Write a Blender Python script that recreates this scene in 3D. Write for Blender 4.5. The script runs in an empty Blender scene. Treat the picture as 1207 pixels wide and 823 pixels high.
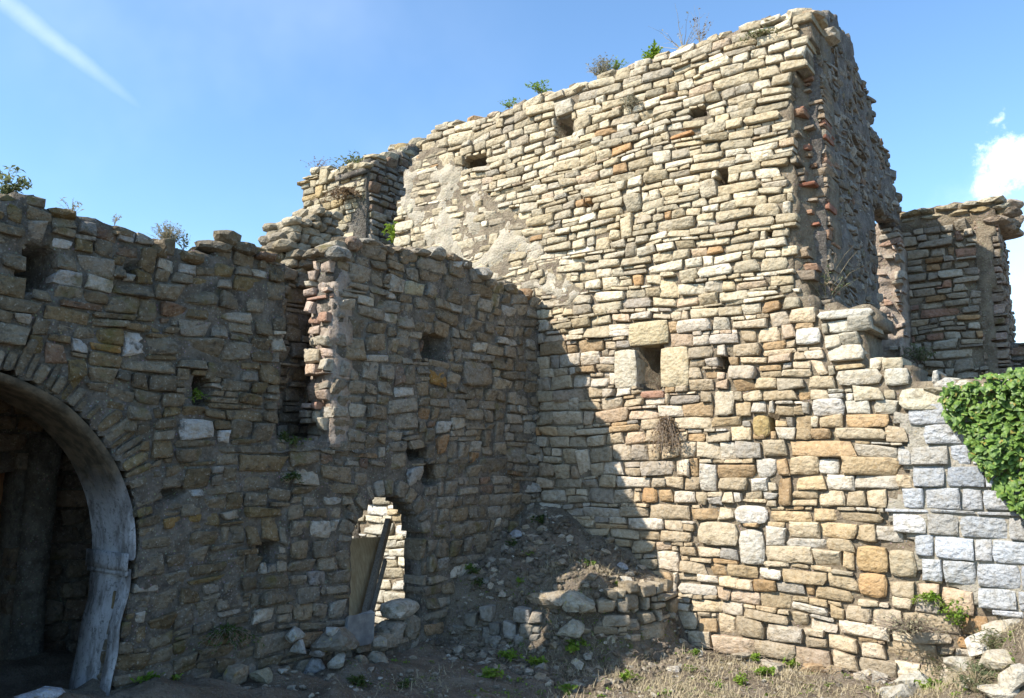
import bpy, math, random
import numpy as np
from mathutils import Vector, Matrix, noise

# ------------------------------------------------------------------ camera, sky, sun, exposure
SC = bpy.context.scene
COL = SC.collection
W0, H0, FPX = 1207.0, 823.0, 954.0            # size of the photograph and focal length in its pixels
YAW, PITCH = math.radians(36.6), math.radians(7.67)
EYE = Vector((0, 0, 2.4))
FWD = Vector((-math.sin(YAW)*math.cos(PITCH), math.cos(YAW)*math.cos(PITCH), math.sin(PITCH)))
RGT = Vector((math.cos(YAW), math.sin(YAW), 0))
UPV = RGT.cross(FWD)

cam_d = bpy.data.cameras.new('camera')
cam = bpy.data.objects.new('camera', cam_d)
COL.objects.link(cam)
cam_d.sensor_width = 36
cam_d.lens = FPX/W0*36
cam_d.clip_start, cam_d.clip_end = 0.05, 5000
cam.location = EYE
cam.rotation_euler = FWD.to_track_quat('-Z', 'Y').to_euler()
SC.camera = cam

SUN = Vector((-1.0, -2.08, 2.05)).normalized()   # towards the sun
sun_d = bpy.data.lights.new('sun', 'SUN')
sun_d.energy = 4.75
sun_d.angle = math.radians(0.53)
sun_d.color = (1.0, 0.925, 0.815)
sun = bpy.data.objects.new('sun', sun_d)
COL.objects.link(sun)
sun.rotation_euler = (-SUN).to_track_quat('-Z', 'Y').to_euler()

world = bpy.data.worlds.new('World')
SC.world = world
world.use_nodes = True
wn, wl = world.node_tree.nodes, world.node_tree.links
wn.clear()
def wnode(t, **kw):
    n = wn.new(t)
    for k, v in kw.items():
        setattr(n, k, v)
    return n
sky = wnode('ShaderNodeTexSky', sky_type='NISHITA', sun_disc=False)
sky.sun_elevation = math.asin(SUN.z)
sky.sun_rotation = math.atan2(SUN.x, SUN.y)
sky.air_density, sky.dust_density, sky.ozone_density = 1.0, 0.6, 1.6
SKY_STRENGTH = 0.15
bg = wnode('ShaderNodeBackground')
bg.inputs['Strength'].default_value = SKY_STRENGTH
outw = wnode('ShaderNodeOutputWorld')
def ray(px, py):
    return FWD*FPX + RGT*(px-W0/2) + UPV*(H0/2-py)
def wmath(op, a, b=None, c=None):
    n = wnode('ShaderNodeMath', operation=op)
    for i, v in enumerate((a, b, c)):
        if v is None: continue
        if isinstance(v, (int, float)): n.inputs[i].default_value = v
        else: wl.new(v, n.inputs[i])
    return n.outputs[0]
geo = wnode('ShaderNodeNewGeometry')
nrm = wnode('ShaderNodeVectorMath', operation='SCALE'); nrm.inputs['Scale'].default_value = -1
wl.new(geo.outputs['Incoming'], nrm.inputs[0])
DIRN = nrm.outputs[0]
def wdot(v):
    n = wnode('ShaderNodeVectorMath', operation='DOT_PRODUCT'); n.inputs[1].default_value = v
    wl.new(DIRN, n.inputs[0]); return n.outputs['Value']
def wrange(v, a, b, smooth=True):
    n = wnode('ShaderNodeMapRange'); n.interpolation_type = 'SMOOTHSTEP' if smooth else 'LINEAR'
    n.inputs[1].default_value, n.inputs[2].default_value = a, b
    wl.new(v, n.inputs[0]); return n.outputs[0]
def wnoise(scale, detail=6, rough=0.6, vec=None):
    n = wnode('ShaderNodeTexNoise'); n.inputs['Scale'].default_value = scale
    n.inputs['Detail'].default_value = detail; n.inputs['Roughness'].default_value = rough
    wl.new(vec or DIRN, n.inputs['Vector']); return n.outputs['Fac']
# contrail: a soft band along the arc between two directions of the sky
d0, d1 = ray(-60, -48).normalized(), ray(175, 132).normalized()
cn = d0.cross(d1).normalized(); mid = (d0+d1).normalized(); tang = cn.cross(mid).normalized()
band = wmath('ABSOLUTE', wmath('ADD', wdot(cn), wmath('MULTIPLY', wmath('SUBTRACT', wnoise(14), 0.5), 0.012)))
tpos = wdot(tang)
half = tang.dot(d1)
wid = wrange(tpos, half, -half*1.2, False)
trail = wmath('MULTIPLY', wrange(wmath('DIVIDE', band, wmath('ADD', wmath('MULTIPLY', wid, 0.012), 0.009)), 1.0, 0.0), wrange(tpos, half*1.15, half*0.1))
trail = wmath('MULTIPLY', wmath('MULTIPLY', trail, 0.5), wrange(wdot(mid), 0.4, 0.8))
trail = wmath('MULTIPLY', trail, wmath('ADD', wmath('MULTIPLY', wnoise(22), 0.35), 0.12))
# small cumulus patches low in the sky towards the right, and thin haze veils
def puff(px, py, r0, r1, amt):
    c = wdot(ray(px, py).normalized())
    wob = wmath('MULTIPLY', wmath('SUBTRACT', wnoise(20, 8, 0.62), 0.5), 0.012)
    return wmath('MULTIPLY', wrange(wmath('ADD', c, wob), math.cos(r1), math.cos(r0)), amt)
c1 = puff(1212, 214, 0.002, 0.056, 0.42)
c2 = puff(1250, 340, 0.02, 0.16, 0.22)
c3 = puff(1420, 240, 0.03, 0.11, 0.5)
veil = wmath('MULTIPLY', wmath('MULTIPLY', wrange(wnoise(2.2, 5, 0.55), 0.42, 0.78), wrange(wdot(ray(180, 250).normalized()), 0.86, 1.0)), 0.13)
tot = trail
for c in (c1, c2, c3, veil):
    tot = wmath('MAXIMUM', tot, c)
mixw = wnode('ShaderNodeMix', data_type='RGBA')
wl.new(tot, mixw.inputs['Factor'])
tint = wnode('ShaderNodeMix', data_type='RGBA', blend_type='MULTIPLY')
tint.inputs['Factor'].default_value = 1
wl.new(sky.outputs[0], tint.inputs['A']); tint.inputs['B'].default_value = (0.76, 0.94, 1.04, 1)
wl.new(tint.outputs['Result'], mixw.inputs['A'])
mixw.inputs['B'].default_value = (7.6, 8.0, 8.6, 1)
wl.new(mixw.outputs['Result'], bg.inputs['Color'])
wl.new(bg.outputs[0], outw.inputs['Surface'])

SC.view_settings.view_transform = 'Standard'
SC.view_settings.look = 'None'
SC.view_settings.gamma = 1
SC.view_settings.exposure = 0.95
SC.view_settings.use_curve_mapping = False

# ------------------------------------------------------------------ measured planes of the place
D = 9.12          # the tall wall faces the viewer at y = D
XM = -6.315       # the arched wall and the doorway wall share the plane x = XM
XR = -2.50        # the return wall at the right end of the tall wall
YB = 13.9         # the far broken wall
XP = -9.8         # dark side of the corner pier
def onY(px, py, y=D):
    d = ray(px, py); t = (y-EYE.y)/d.y
    return (d.x*t, EYE.z + d.z*t)
def onX(px, py, x=XM):
    d = ray(px, py); t = (x-EYE.x)/d.x
    return (d.y*t, EYE.z + d.z*t)
def onZ(px, py, z):
    d = ray(px, py); t = (z-EYE.z)/d.z
    return (d.x*t, d.y*t)
def project(p):
    v = Vector(p)-EYE
    dz = v.dot(FWD)
    if dz < 0.05: return None
    return (W0/2 + FPX*v.dot(RGT)/dz, H0/2 - FPX*v.dot(UPV)/dz)
rng = random.Random(7)
nz = noise.noise
def fbm(x, y, z=0.0, o=4):
    return noise.fractal(Vector((x, y, z)), 0.9, 2.1, o)

# ------------------------------------------------------------------ materials
class NT:
    def __init__(s, name):
        s.m = bpy.data.materials.new(name); s.m.use_nodes = True
        s.n, s.l = s.m.node_tree.nodes, s.m.node_tree.links
        s.b = s.n['Principled BSDF']; s.b.inputs['Roughness'].default_value = 0.92
        s.b.inputs['Specular IOR Level'].default_value = 0.2
        s.pos = s.n.new('ShaderNodeNewGeometry').outputs['Position']
    def put(s, sock, v):
        if isinstance(v, (int, float)): sock.default_value = v
        elif isinstance(v, tuple): sock.default_value = v if len(v) == 4 else (*v, 1)
        else: s.l.new(v, sock)
    def noise(s, scale, detail=5, rough=0.6, vec=None, dist=0.0):
        n = s.n.new('ShaderNodeTexNoise'); n.inputs['Scale'].default_value = scale
        n.inputs['Detail'].default_value = detail; n.inputs['Roughness'].default_value = rough
        n.inputs['Distortion'].default_value = dist
        s.l.new(vec or s.pos, n.inputs['Vector']); return n.outputs['Fac']
    def voro(s, scale, feature='F1', vec=None, out='Distance', rnd=1.0):
        n = s.n.new('ShaderNodeTexVoronoi'); n.feature = feature; n.inputs['Scale'].default_value = scale
        n.inputs['Randomness'].default_value = rnd
        s.l.new(vec or s.pos, n.inputs['Vector']); return n.outputs[out]
    def math(s, op, a, b=0.0):
        n = s.n.new('ShaderNodeMath'); n.operation = op
        s.put(n.inputs[0], a); s.put(n.inputs[1], b); return n.outputs[0]
    def rng(s, v, a, b, c=0.0, d=1.0):
        n = s.n.new('ShaderNodeMapRange'); n.interpolation_type = 'SMOOTHSTEP'
        s.put(n.inputs[0], v); n.inputs[1].default_value = a; n.inputs[2].default_value = b
        n.inputs[3].default_value = c; n.inputs[4].default_value = d; return n.outputs[0]
    def mix(s, f, a, b, mode='MIX'):
        n = s.n.new('ShaderNodeMix'); n.data_type = 'RGBA'; n.blend_type = mode
        s.put(n.inputs['Factor'], f); s.put(n.inputs['A'], a); s.put(n.inputs['B'], b); return n.outputs['Result']
    def attr(s, name='col'):
        n = s.n.new('ShaderNodeAttribute'); n.attribute_name = name; return n.outputs['Color']
    def stretch(s, x, y, z):
        n = s.n.new('ShaderNodeMapping'); n.inputs['Scale'].default_value = (x, y, z)
        s.l.new(s.pos, n.inputs['Vector']); return n.outputs['Vector']
    def bump(s, h, strength, dist, prev=None):
        n = s.n.new('ShaderNodeBump'); n.inputs['Strength'].default_value = strength; n.inputs['Distance'].default_value = dist
        s.l.new(h, n.inputs['Height'])
        if prev: s.l.new(prev, n.inputs['Normal'])
        s.l.new(n.outputs[0], s.b.inputs['Normal']); return n.outputs[0]
    def done(s, col):
        s.put(s.b.inputs['Base Color'], col); return s.m

def stone_material(name, grime, pale, moss, blotch=0.35, relief=1.0, lichen=0.0):
    m = NT(name)
    c = m.attr()
    big = m.noise(5.0, 6, 0.65); med = m.noise(19, 5, 0.65); fine = m.noise(85, 4, 0.7)
    c = m.mix(m.rng(big, 0.36, 0.66, 0, blotch), c, m.mix(0.6, c, (0.30, 0.235, 0.145)))
    c = m.mix(m.rng(m.noise(13, 4, 0.6), 0.5, 0.68, 0, 0.55), c, m.mix(1.0, c, (1.18, 1.12, 1.04), 'MULTIPLY'))
    c = m.mix(m.rng(med, 0.42, 0.68, 0, 0.75), c, m.mix(1.0, c, (0.70, 0.64, 0.54), 'MULTIPLY'))
    c = m.mix(m.rng(m.noise(33, 5, 0.7), 0.55, 0.72, 0, pale), c, (0.52, 0.49, 0.42))
    c = m.mix(m.rng(fine, 0.54, 0.68, 0, 0.65), c, m.mix(1.0, c, (0.5, 0.46, 0.42), 'MULTIPLY'))
    c = m.mix(m.rng(m.noise(9.5, 7, 0.72, dist=0.4), 0.52, 0.70, 0, grime), c, (0.062, 0.058, 0.05))
    c = m.mix(m.rng(m.noise(3.4, 5, 0.6), 0.56, 0.72, 0, moss), c, (0.12, 0.105, 0.035))
    if lichen: c = m.mix(m.rng(m.noise(15, 6, 0.7), 0.60, 0.66, 0, lichen), c, (0.42, 0.33, 0.07))
    h0 = m.bump(m.noise(13, 4, 0.6, dist=0.8), 0.6*relief, 0.03)
    rg = m.n.new('ShaderNodeTexNoise'); rg.noise_type = 'RIDGED_MULTIFRACTAL'; rg.inputs['Scale'].default_value = 9; rg.inputs['Detail'].default_value = 5
    m.l.new(m.pos, rg.inputs['Vector']); h0 = m.bump(rg.outputs['Fac'], 0.35*relief, 0.02, h0)
    m.bump(m.noise(30, 6, 0.62), 0.8*relief, 0.020, h0)
    h2 = m.bump(fine, 0.55*relief, 0.008, m.b.inputs['Normal'].links[0].from_socket)
    m.bump(m.voro(16, 'F1', m.stretch(1, 1, 1.7)), 0.45*relief, 0.016, h2)
    return m.done(c)
M = {}
M['stone'] = stone_material('sunlit_limestone', 0.42, 0.35, 0.12)
M['stone_grimy_shaded'] = stone_material('lichened_shaded_stone', 0.9, 0.6, 0.75, 0.6, 1.3)  # lichen and grime, plus darkening that paints in the shade of these walls
M['ashlar'] = stone_material('grey_squared_stone', 0.12, 0.5, 0.0, 0.12, 1.5)
M['rock'] = stone_material('loose_rock', 0.45, 0.4, 0.1, 0.3, 1.3, 0.55)
def mortar_material(name, c1, c2, dark, moss=0.0, pale=0.0):
    m = NT(name)
    c = m.mix(m.rng(m.noise(7, 6, 0.7), 0.35, 0.68), c1, c2)
    peb = m.voro(30, 'F1', out='Distance')
    cell = m.voro(30, 'F1', out='Color')
    c = m.mix(m.rng(peb, 0.3, 0.12, 0, 0.5), c, m.mix(0.75, cell, (0.36, 0.31, 0.24)))
    c = m.mix(m.rng(m.noise(50, 4, 0.7), 0.5, 0.75, 0, 0.6), c, m.mix(1.0, c, (0.5, 0.47, 0.43), 'MULTIPLY'))
    c = m.mix(m.rng(m.noise(4.3, 7, 0.72), 0.5, 0.68, 0, dark), c, (0.055, 0.05, 0.045))
    c = m.mix(m.rng(m.noise(2.7, 5), 0.55, 0.75, 0, moss), c, (0.10, 0.10, 0.03))
    c = m.mix(m.rng(m.noise(24, 6, 0.72), 0.56, 0.70, 0, pale), c, (0.36, 0.345, 0.31))
    n1 = m.bump(m.noise(34, 7, 0.7), 1.0, 0.03)
    m.bump(peb, 0.6, -0.012, n1)
    return m.done(c)
M['mortar'] = mortar_material('earth_mortar', (0.17, 0.135, 0.095), (0.27, 0.225, 0.16), 0.35)
M['smear'] = mortar_material('lime_mortar', (0.385, 0.335, 0.25), (0.46, 0.415, 0.33), 0.2)
M['mortar_grimy_shaded'] = mortar_material('grimy_shaded_mortar', (0.105, 0.09, 0.07), (0.20, 0.18, 0.15), 0.8, 0.35, 0.5)  # grime and painted shade together; darker partner of the earth mortar
M['mortar_ashlar'] = mortar_material('grey_mortar', (0.30, 0.27, 0.21), (0.40, 0.37, 0.31), 0.1)
M['mortar_return'] = mortar_material('rough_render', (0.12, 0.105, 0.09), (0.23, 0.20, 0.17), 0.6, 0.1, 0.6)
M['mortar_pink'] = mortar_material('pink_core', (0.30, 0.24, 0.19), (0.42, 0.36, 0.30), 0.3)
def brick_material():
    m = NT('red_brick')
    c = m.mix(m.rng(m.noise(14, 5), 0.35, 0.7), (0.20, 0.085, 0.055), (0.30, 0.16, 0.105))
    m.bump(m.noise(60, 5), 0.7, 0.01); return m.done(c)
M['brick'] = brick_material()
def plaster_material():
    m = NT('flaking_plaster')
    st = m.noise(6, 7, 0.7, m.stretch(1, 1, 0.35))
    c = m.mix(m.rng(st, 0.36, 0.6), (0.13, 0.125, 0.12), (0.36, 0.37, 0.38))
    c = m.mix(m.rng(m.noise(22, 6, 0.75), 0.52, 0.66, 0, 0.8), c, (0.06, 0.06, 0.058))
    sep = m.n.new('ShaderNodeSeparateXYZ'); m.l.new(m.pos, sep.inputs[0])
    up = m.math('ADD', sep.outputs['Z'], m.math('MULTIPLY', st, 0.8))
    c = m.mix(m.rng(up, 2.35, 2.75), c, m.mix(m.rng(m.noise(9, 6), .35, .65), (0.055, 0.046, 0.032), (0.125, 0.098, 0.066)))
    m.bump(m.noise(18, 7, 0.7), 0.8, 0.02); return m.done(c)
M['plaster'] = plaster_material()
def soil_material(name, a, b, c2):
    m = NT(name)
    c = m.mix(m.rng(m.noise(2.2, 7, 0.7), 0.35, 0.68), a, b)
    c = m.mix(m.rng(m.noise(16, 6, 0.75), 0.5, 0.7, 0, 0.7), c, c2)
    peb = m.voro(46, 'F1'); pc = m.voro(46, 'F1', out='Color')
    c = m.mix(m.rng(peb, 0.32, 0.18, 0, 0.4), c, m.mix(0.8, pc, (0.3, 0.27, 0.22)))
    c = m.mix(m.rng(m.noise(120, 3, 0.7), 0.5, 0.7, 0, 0.6), c, m.mix(1.0, c, (0.45, 0.42, 0.4), 'MULTIPLY'))
    n1 = m.bump(m.noise(24, 8, 0.75), 1.0, 0.05)
    m.bump(peb, 0.7, -0.012, n1); return m.done(c)
M['soil'] = soil_material('dry_soil', (0.165, 0.13, 0.092), (0.27, 0.222, 0.165), (0.11, 0.085, 0.06))
def plain(name, a, b, scale=20, rough=0.9, bump=0.4, stretch=None):
    m = NT(name)
    v = m.stretch(*stretch) if stretch else None
    n = m.noise(scale, 5, 0.65, v)
    m.bump(n, bump, 0.01); m.b.inputs['Roughness'].default_value = rough
    return m.done(m.mix(m.rng(n, 0.32, 0.7), a, b))
M['board'] = plain('weathered_board', (0.36, 0.245, 0.13), (0.50, 0.37, 0.22), 9, 0.85, 0.5, (3, 3, 0.5))
M['timber'] = plain('grey_timber', (0.16, 0.13, 0.10), (0.30, 0.26, 0.21), 12, 0.85, 0.6, (6, 6, 0.5))
M['door'] = plain('brown_boards', (0.13, 0.06, 0.03), (0.24, 0.12, 0.06), 7, 0.85, 0.5, (4, 4, 0.4))
M['bark'] = plain('dry_twigs', (0.16, 0.12, 0.09), (0.30, 0.25, 0.20), 40)
M['straw'] = plain('dry_grass', (0.28, 0.23, 0.14), (0.42, 0.36, 0.24), 30)
M['slab'] = plain('slate_slab', (0.14, 0.14, 0.14), (0.24, 0.24, 0.23), 8, 0.85, 0.6)
def leaf_material(name, a, b, trans=0.45, scale=9):
    m = NT(name)
    c = m.mix(m.rng(m.noise(scale, 4), 0.34, 0.66), a, b)
    if scale > 20: c = m.mix(m.rng(m.noise(17, 2), .62, .70), c, (.24, .20, .05))
    oi = m.n.new('ShaderNodeObjectInfo')
    c = m.mix(m.math('MULTIPLY', oi.outputs['Random'], 0.35), c, m.mix(1.0, c, (1.5, 1.25, 0.6), 'MULTIPLY'))
    m.put(m.b.inputs['Base Color'], c)
    m.b.inputs['Roughness'].default_value = 0.5
    m.b.inputs['Specular IOR Level'].default_value = 0.35
    t = m.n.new('ShaderNodeBsdfTranslucent'); m.l.new(c, t.inputs['Color'])
    mx = m.n.new('ShaderNodeMixShader'); mx.inputs[0].default_value = trans
    m.l.new(m.b.outputs[0], mx.inputs[1]); m.l.new(t.outputs[0], mx.inputs[2])
    m.l.new(mx.outputs[0], m.n['Material Output'].inputs['Surface'])
    return m.m
M['leaf_bright'] = leaf_material('fresh_leaf', (0.13, 0.24, 0.03), (0.22, 0.32, 0.05))
M['leaf_dull'] = leaf_material('grey_green_leaf', (0.10, 0.13, 0.06), (0.17, 0.20, 0.10))
M['leaf_dark'] = leaf_material('dark_leaf', (0.05, 0.085, 0.025), (0.09, 0.13, 0.04))
M['leaf_ivy'] = leaf_material('ivy_leaf', (0.030, 0.075, 0.014), (0.15, 0.25, 0.055), 0.2, 26)
M['leaf_grey'] = leaf_material('silvery_leaf', (0.22, 0.22, 0.16), (0.32, 0.31, 0.24), 0.3)
M['leaf_brown'] = leaf_material('withered_leaf', (0.16, 0.11, 0.07), (0.26, 0.20, 0.14), 0.3)

# ------------------------------------------------------------------ object helpers
def thing(name, label, cat, loc, group=None):
    o = bpy.data.objects.new(name, None); COL.objects.link(o)
    o.location = loc; o['label'] = label; o['category'] = cat; o.empty_display_size = 0.2
    if group: o['group'] = group
    return o
def tag(o, label, cat, group=None):
    o['label'] = label; o['category'] = cat
    if group: o['group'] = group
    return o
def mesh(name, verts, faces, mat, parent=None, kind=None, origin=None, cols=None, smooth=True, label=None):
    """verts in world space; the object sits at origin."""
    V = np.asarray(verts, dtype=np.float64).reshape(-1, 3)
    if origin is None:
        origin = V.mean(axis=0)
    origin = np.asarray(origin, dtype=np.float64)
    me = bpy.data.meshes.new(name)
    me.from_pydata((V-origin).tolist(), [], faces)
    if smooth is True:
        me.shade_smooth()
    elif smooth is not False:
        me.polygons.foreach_set('use_smooth', smooth)
    if cols is not None:
        a = me.attributes.new('col', 'FLOAT_COLOR', 'POINT')
        c = np.ones((len(V), 4), dtype=np.float32); c[:, :3] = cols
        a.data.foreach_set('color', c.ravel())
    me.materials.append(mat)
    o = bpy.data.objects.new(name, me); COL.objects.link(o)
    if parent is not None:
        o.parent = parent
        o.location = Vector(origin) - parent.location
    else:
        o.location = origin
    if kind: o['kind'] = kind
    if label: o['label'] = label
    return o
class Geo:
    def __init__(s): s.v, s.f, s.c, s.sm = [], [], [], []
    def add(s, v, f, c=None, sm=None):
        k = len(s.v); s.sm += sm or [False]*len(f); s.v += [tuple(p) for p in v]; s.f += [tuple(i+k for i in q) for q in f]
        if c is not None: s.c += [tuple(c)]*len(v)
    def build(s, name, mat, parent=None, kind=None, origin=None, smooth=True, label=None):
        return mesh(name, s.v, s.f, mat, parent, kind, origin, s.c if s.c else None, smooth, label)
def box_geo(c, sx, sy, sz, rot=None, jit=0.0):
    v = []
    for i in range(8):
        p = Vector(((i & 1)-.5, ((i >> 1) & 1)-.5, ((i >> 2) & 1)-.5))
        p = Vector((p.x*sx, p.y*sy, p.z*sz))
        if jit: p += Vector((rng.uniform(-jit, jit), rng.uniform(-jit, jit), rng.uniform(-jit, jit)))
        if rot: p = rot @ p
        v.append(p+Vector(c))
    return v, [(0, 2, 3, 1), (4, 5, 7, 6), (0, 1, 5, 4), (2, 6, 7, 3), (0, 4, 6, 2), (1, 3, 7, 5)]
def inpoly(poly, x, y):
    n = len(poly); c = False; j = n-1
    for i in range(n):
        xi, yi = poly[i]; xj, yj = poly[j]
        if (yi > y) != (yj > y) and x < (xj-xi)*(y-yi)/(yj-yi)+xi: c = not c
        j = i
    return c
class Frame:
    """a wall face: u along the wall, v up, w out of the face"""
    def __init__(s, o, u, n): s.o, s.u, s.n = Vector(o), Vector(u), Vector(n)
    def p(s, u, v, w=0.0):
        return s.o + s.u*u + Vector((0, 0, v)) + s.n*w
F_MAIN = Frame((0, D, 0), (1, 0, 0), (0, -1, 0))
F_ARCH = Frame((XM, 0, 0), (0, 1, 0), (1, 0, 0))

# ------------------------------------------------------------------ masonry
def pack(u0, u1, v0, v1, size, r, course=None, pc=0.6, thin=0.16):
    """stack stones from the bottom up on a running skyline; returns rectangles (u0, v0, u1, v1)"""
    res = 0.02; n = int((u1-u0)/res)
    H = np.full(n, v0) ; out = []
    levels = []
    if course:
        y = v0
        while y < v1+0.5:
            levels.append(y); y += course()
    levels = np.array(levels) if levels else None
    guard = 0
    while guard < 9000:
        guard += 1
        i = int(np.argmin(H)); v = H[i]
        if v >= v1: break
        j = i
        while j < n and abs(H[j]-v) < 0.012 and j-i < 90: j += 1
        Wd = (j-i)*res
        wm, hm = size(u0+(i+j)/2*res, v)
        w = wm*math.exp(r.gauss(0, 0.36)); w = max(0.09, w)
        if Wd < w*1.4: w = Wd
        elif Wd-w < 0.5*wm: w = Wd*r.uniform(0.42, 0.6)
        h = hm*math.exp(r.gauss(0, 0.26))
        if r.random() < thin: h *= 0.42; w = min(Wd, w*1.3)
        snapped = False
        if levels is not None and r.random() < pc:
            k = int(np.searchsorted(levels, v+0.55*hm))
            if k < len(levels): h = levels[k]-v; snapped = True
        L = H[i-1]-v if i > 0 else 9; R = H[j]-v if j < n else 9
        if not snapped:
            for d in (L, R):
                if d > 0.03 and abs(d-h) < 0.35*hm: h = d
        if w < 0.12: h = min(h, max(0.04, min(L, R, 0.3)))
        h = max(0.045, min(h, max(w*1.5, 0.07)))
        k = max(i+1, i+int(round(w/res)))
        k = min(k, j)
        H[i:k] = v+h
        out.append((u0+i*res, v, u0+k*res, v+h))
    return out
def courses(u0, u1, v0, v1, size, r, split=0.12, chip=0.16, tall=0.05):
    """rows of stones with staggered joints, some split, some capped by thin chips, some two rows high"""
    out = []; prev = []; v = v0; lofty = []
    while v < v1:
        _, hm = size((u0+u1)/2, v)
        h = hm*r.uniform(.72, 1.32)
        if r.random() < .10: h = hm*r.uniform(.34, .45)
        u = u0-r.uniform(0, .3); joints = []
        while u < u1:
            wm, _ = size(u, v)
            w = max(.1, wm*math.exp(r.gauss(0, .38)))
            if h < .6*hm: w *= 1.3
            w = min(w, h*3.6)
            for q in prev:
                if abs(q-(u+w)) < .05: w += .075; break
            e = u+w; joints.append(e)
            if r.random() < chip and h > .12:
                ch = r.uniform(.035, .055); top = v+h-ch; x = u
                out.append((u, v, e, top))
                while x < e-.04:
                    cw = min(r.uniform(.1, .26), e-x); out.append((x, top, x+cw, v+h)); x += cw
            elif r.random() < split and h > .13:
                m = v+h*r.uniform(.4, .6); out.append((u, v, e, m))
                if w > .3: k = u+w*r.uniform(.35, .65); out += [(u, m, k, v+h), (k, m, e, v+h)]
                else: out.append((u, m, e, v+h))
            elif r.random() < tall and w < .34 and h > .1:
                t = (u, v, e, v+h*1.9); lofty.append(t)
            else: out.append((u, v, e, v+h))
            u = e
        prev = joints; v += h
    return cut(out, lofty, .07)+lofty
def cut(rects, holes, mn=0.06):
    for (a, b, c, d) in holes:
        new = []
        for (u0, v0, u1, v1) in rects:
            if u1 <= a or u0 >= c or v1 <= b or v0 >= d: new.append((u0, v0, u1, v1)); continue
            cand = [(u0, v0, a, v1), (c, v0, u1, v1), (max(u0, a), v0, min(u1, c), b), (max(u0, a), d, min(u1, c), v1)]
            for q in cand:
                if q[2]-q[0] > mn and q[3]-q[1] > mn*0.75: new.append(q)
        rects = new
    return rects
def stone_geo(fr, quad, proud, deep, r, rough=1.0, sq=None, bev=None):
    """one rough stone: quad is four (u, v) corners, anticlockwise; returns world verts, faces"""
    c = [Vector(q) for q in quad]
    w = ((c[1]-c[0]).length+(c[2]-c[3]).length)/2; h = ((c[3]-c[0]).length+(c[2]-c[1]).length)/2
    per = w+h
    nw = 2 if w < 0.16 else (3 if w < 0.34 else 4)
    nh = 2 if h < 0.2 else 3
    sp = []
    for i in range(nw): sp.append((-1+2*i/nw, -1))
    for i in range(nh): sp.append((1, -1+2*i/nh))
    for i in range(nw): sp.append((1-2*i/nw, 1))
    for i in range(nh): sp.append((-1, 1-2*i/nh))
    p = sq or r.uniform(6.0, 18.0)
    if bev is None: bev = min(0.011, 0.08*h)*r.uniform(0.5, 1.5)
    N = len(sp)
    def mp(a, b):
        s, t = (a+1)/2, (b+1)/2
        q = c[0]*(1-s)*(1-t)+c[1]*s*(1-t)+c[2]*s*t+c[3]*(1-s)*t
        return q
    out = []
    for (a, b) in sp:
        m = (abs(a)**p+abs(b)**p)**(1/p)
        k = 1/m*(1+r.uniform(-0.075, 0.03)*rough)
        out.append((a*k, b*k))
    tu, tv = r.gauss(0, 0.045)*rough, r.gauss(0, 0.085)*rough
    du, dv = 1-2*bev/max(w, 0.05), 1-2*bev/max(h, 0.04)
    du, dv = max(0.45, du), max(0.4, dv)
    vs = []
    for (a, b) in out: q = mp(a*0.97, b*0.97); vs.append(fr.p(q.x, q.y, -deep))
    for (a, b) in out:
        q = mp(a, b); vs.append(fr.p(q.x, q.y, proud-bev*r.uniform(0.8, 1.7)+tu*a*w+tv*b*h))
    for (a, b) in out:
        a2, b2 = a*du*r.uniform(0.93, 1.04), b*dv*r.uniform(0.93, 1.04)
        q = mp(a2, b2); vs.append(fr.p(q.x, q.y, proud+r.uniform(-0.35, 0.2)*bev*rough+tu*a*w+tv*b*h))
    dome = min(0.013, 0.06*min(w, h))
    for (a, b) in out:
        a2, b2 = a*0.5*r.uniform(0.8, 1.2), b*0.45*r.uniform(0.8, 1.2)
        q = mp(a2, b2); vs.append(fr.p(q.x, q.y, proud+dome*r.uniform(-0.9, 1.1)*rough+tu*a2*w+tv*b2*h))
    q = mp(r.uniform(-.15, .15), r.uniform(-.15, .15)); vs.append(fr.p(q.x, q.y, proud+dome*r.uniform(-0.2, 1.1)*rough))
    fs = []
    for k in range(3):
        o1, o2 = k*N, (k+1)*N
        for i in range(N):
            j = (i+1) % N; fs.append((o1+i, o1+j, o2+j, o2+i))
    for i in range(N): fs.append((3*N+i, 3*N+(i+1) % N, 4*N))
    return vs, fs, [False]*(2*N)+[True]*(2*N)
def pick(pal, r):
    t = sum(w for w, _ in pal)*r.random()
    for w, c in pal:
        t -= w
        if t <= 0: break
    k = r.uniform(0.72, 1.22); q = r.uniform(-.05, .05); j = [1+q*.6, 1, 1-q]
    return tuple(min(0.8, c[i]*k*j[i]) for i in range(3))
P_MAIN = [(5, (0.462, 0.384, 0.278)), (4, (0.410, 0.335, 0.234)), (4, (0.536, 0.470, 0.380)), (1.4, (0.388, 0.279, 0.165)), (2, (0.357, 0.315, 0.263)), (1.4, (0.441, 0.345, 0.253)), (.45, (0.368, 0.230, 0.116))]
P_UP = [(5, (0.473, 0.406, 0.287)), (3.5, (0.410, 0.350, 0.243)), (4, (0.546, 0.487, 0.375)), (1.6, (0.357, 0.314, 0.243)), (0.6, (0.441, 0.345, 0.243)), (0.3, (0.378, 0.243, 0.127))]
P_WARM = [(5, (0.443, 0.378, 0.275)), (3.5, (0.412, 0.326, 0.209)), (3.5, (0.525, 0.488, 0.418)), (1.3, (0.391, 0.273, 0.154)), (1.2, (0.340, 0.320, 0.286))]
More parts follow.
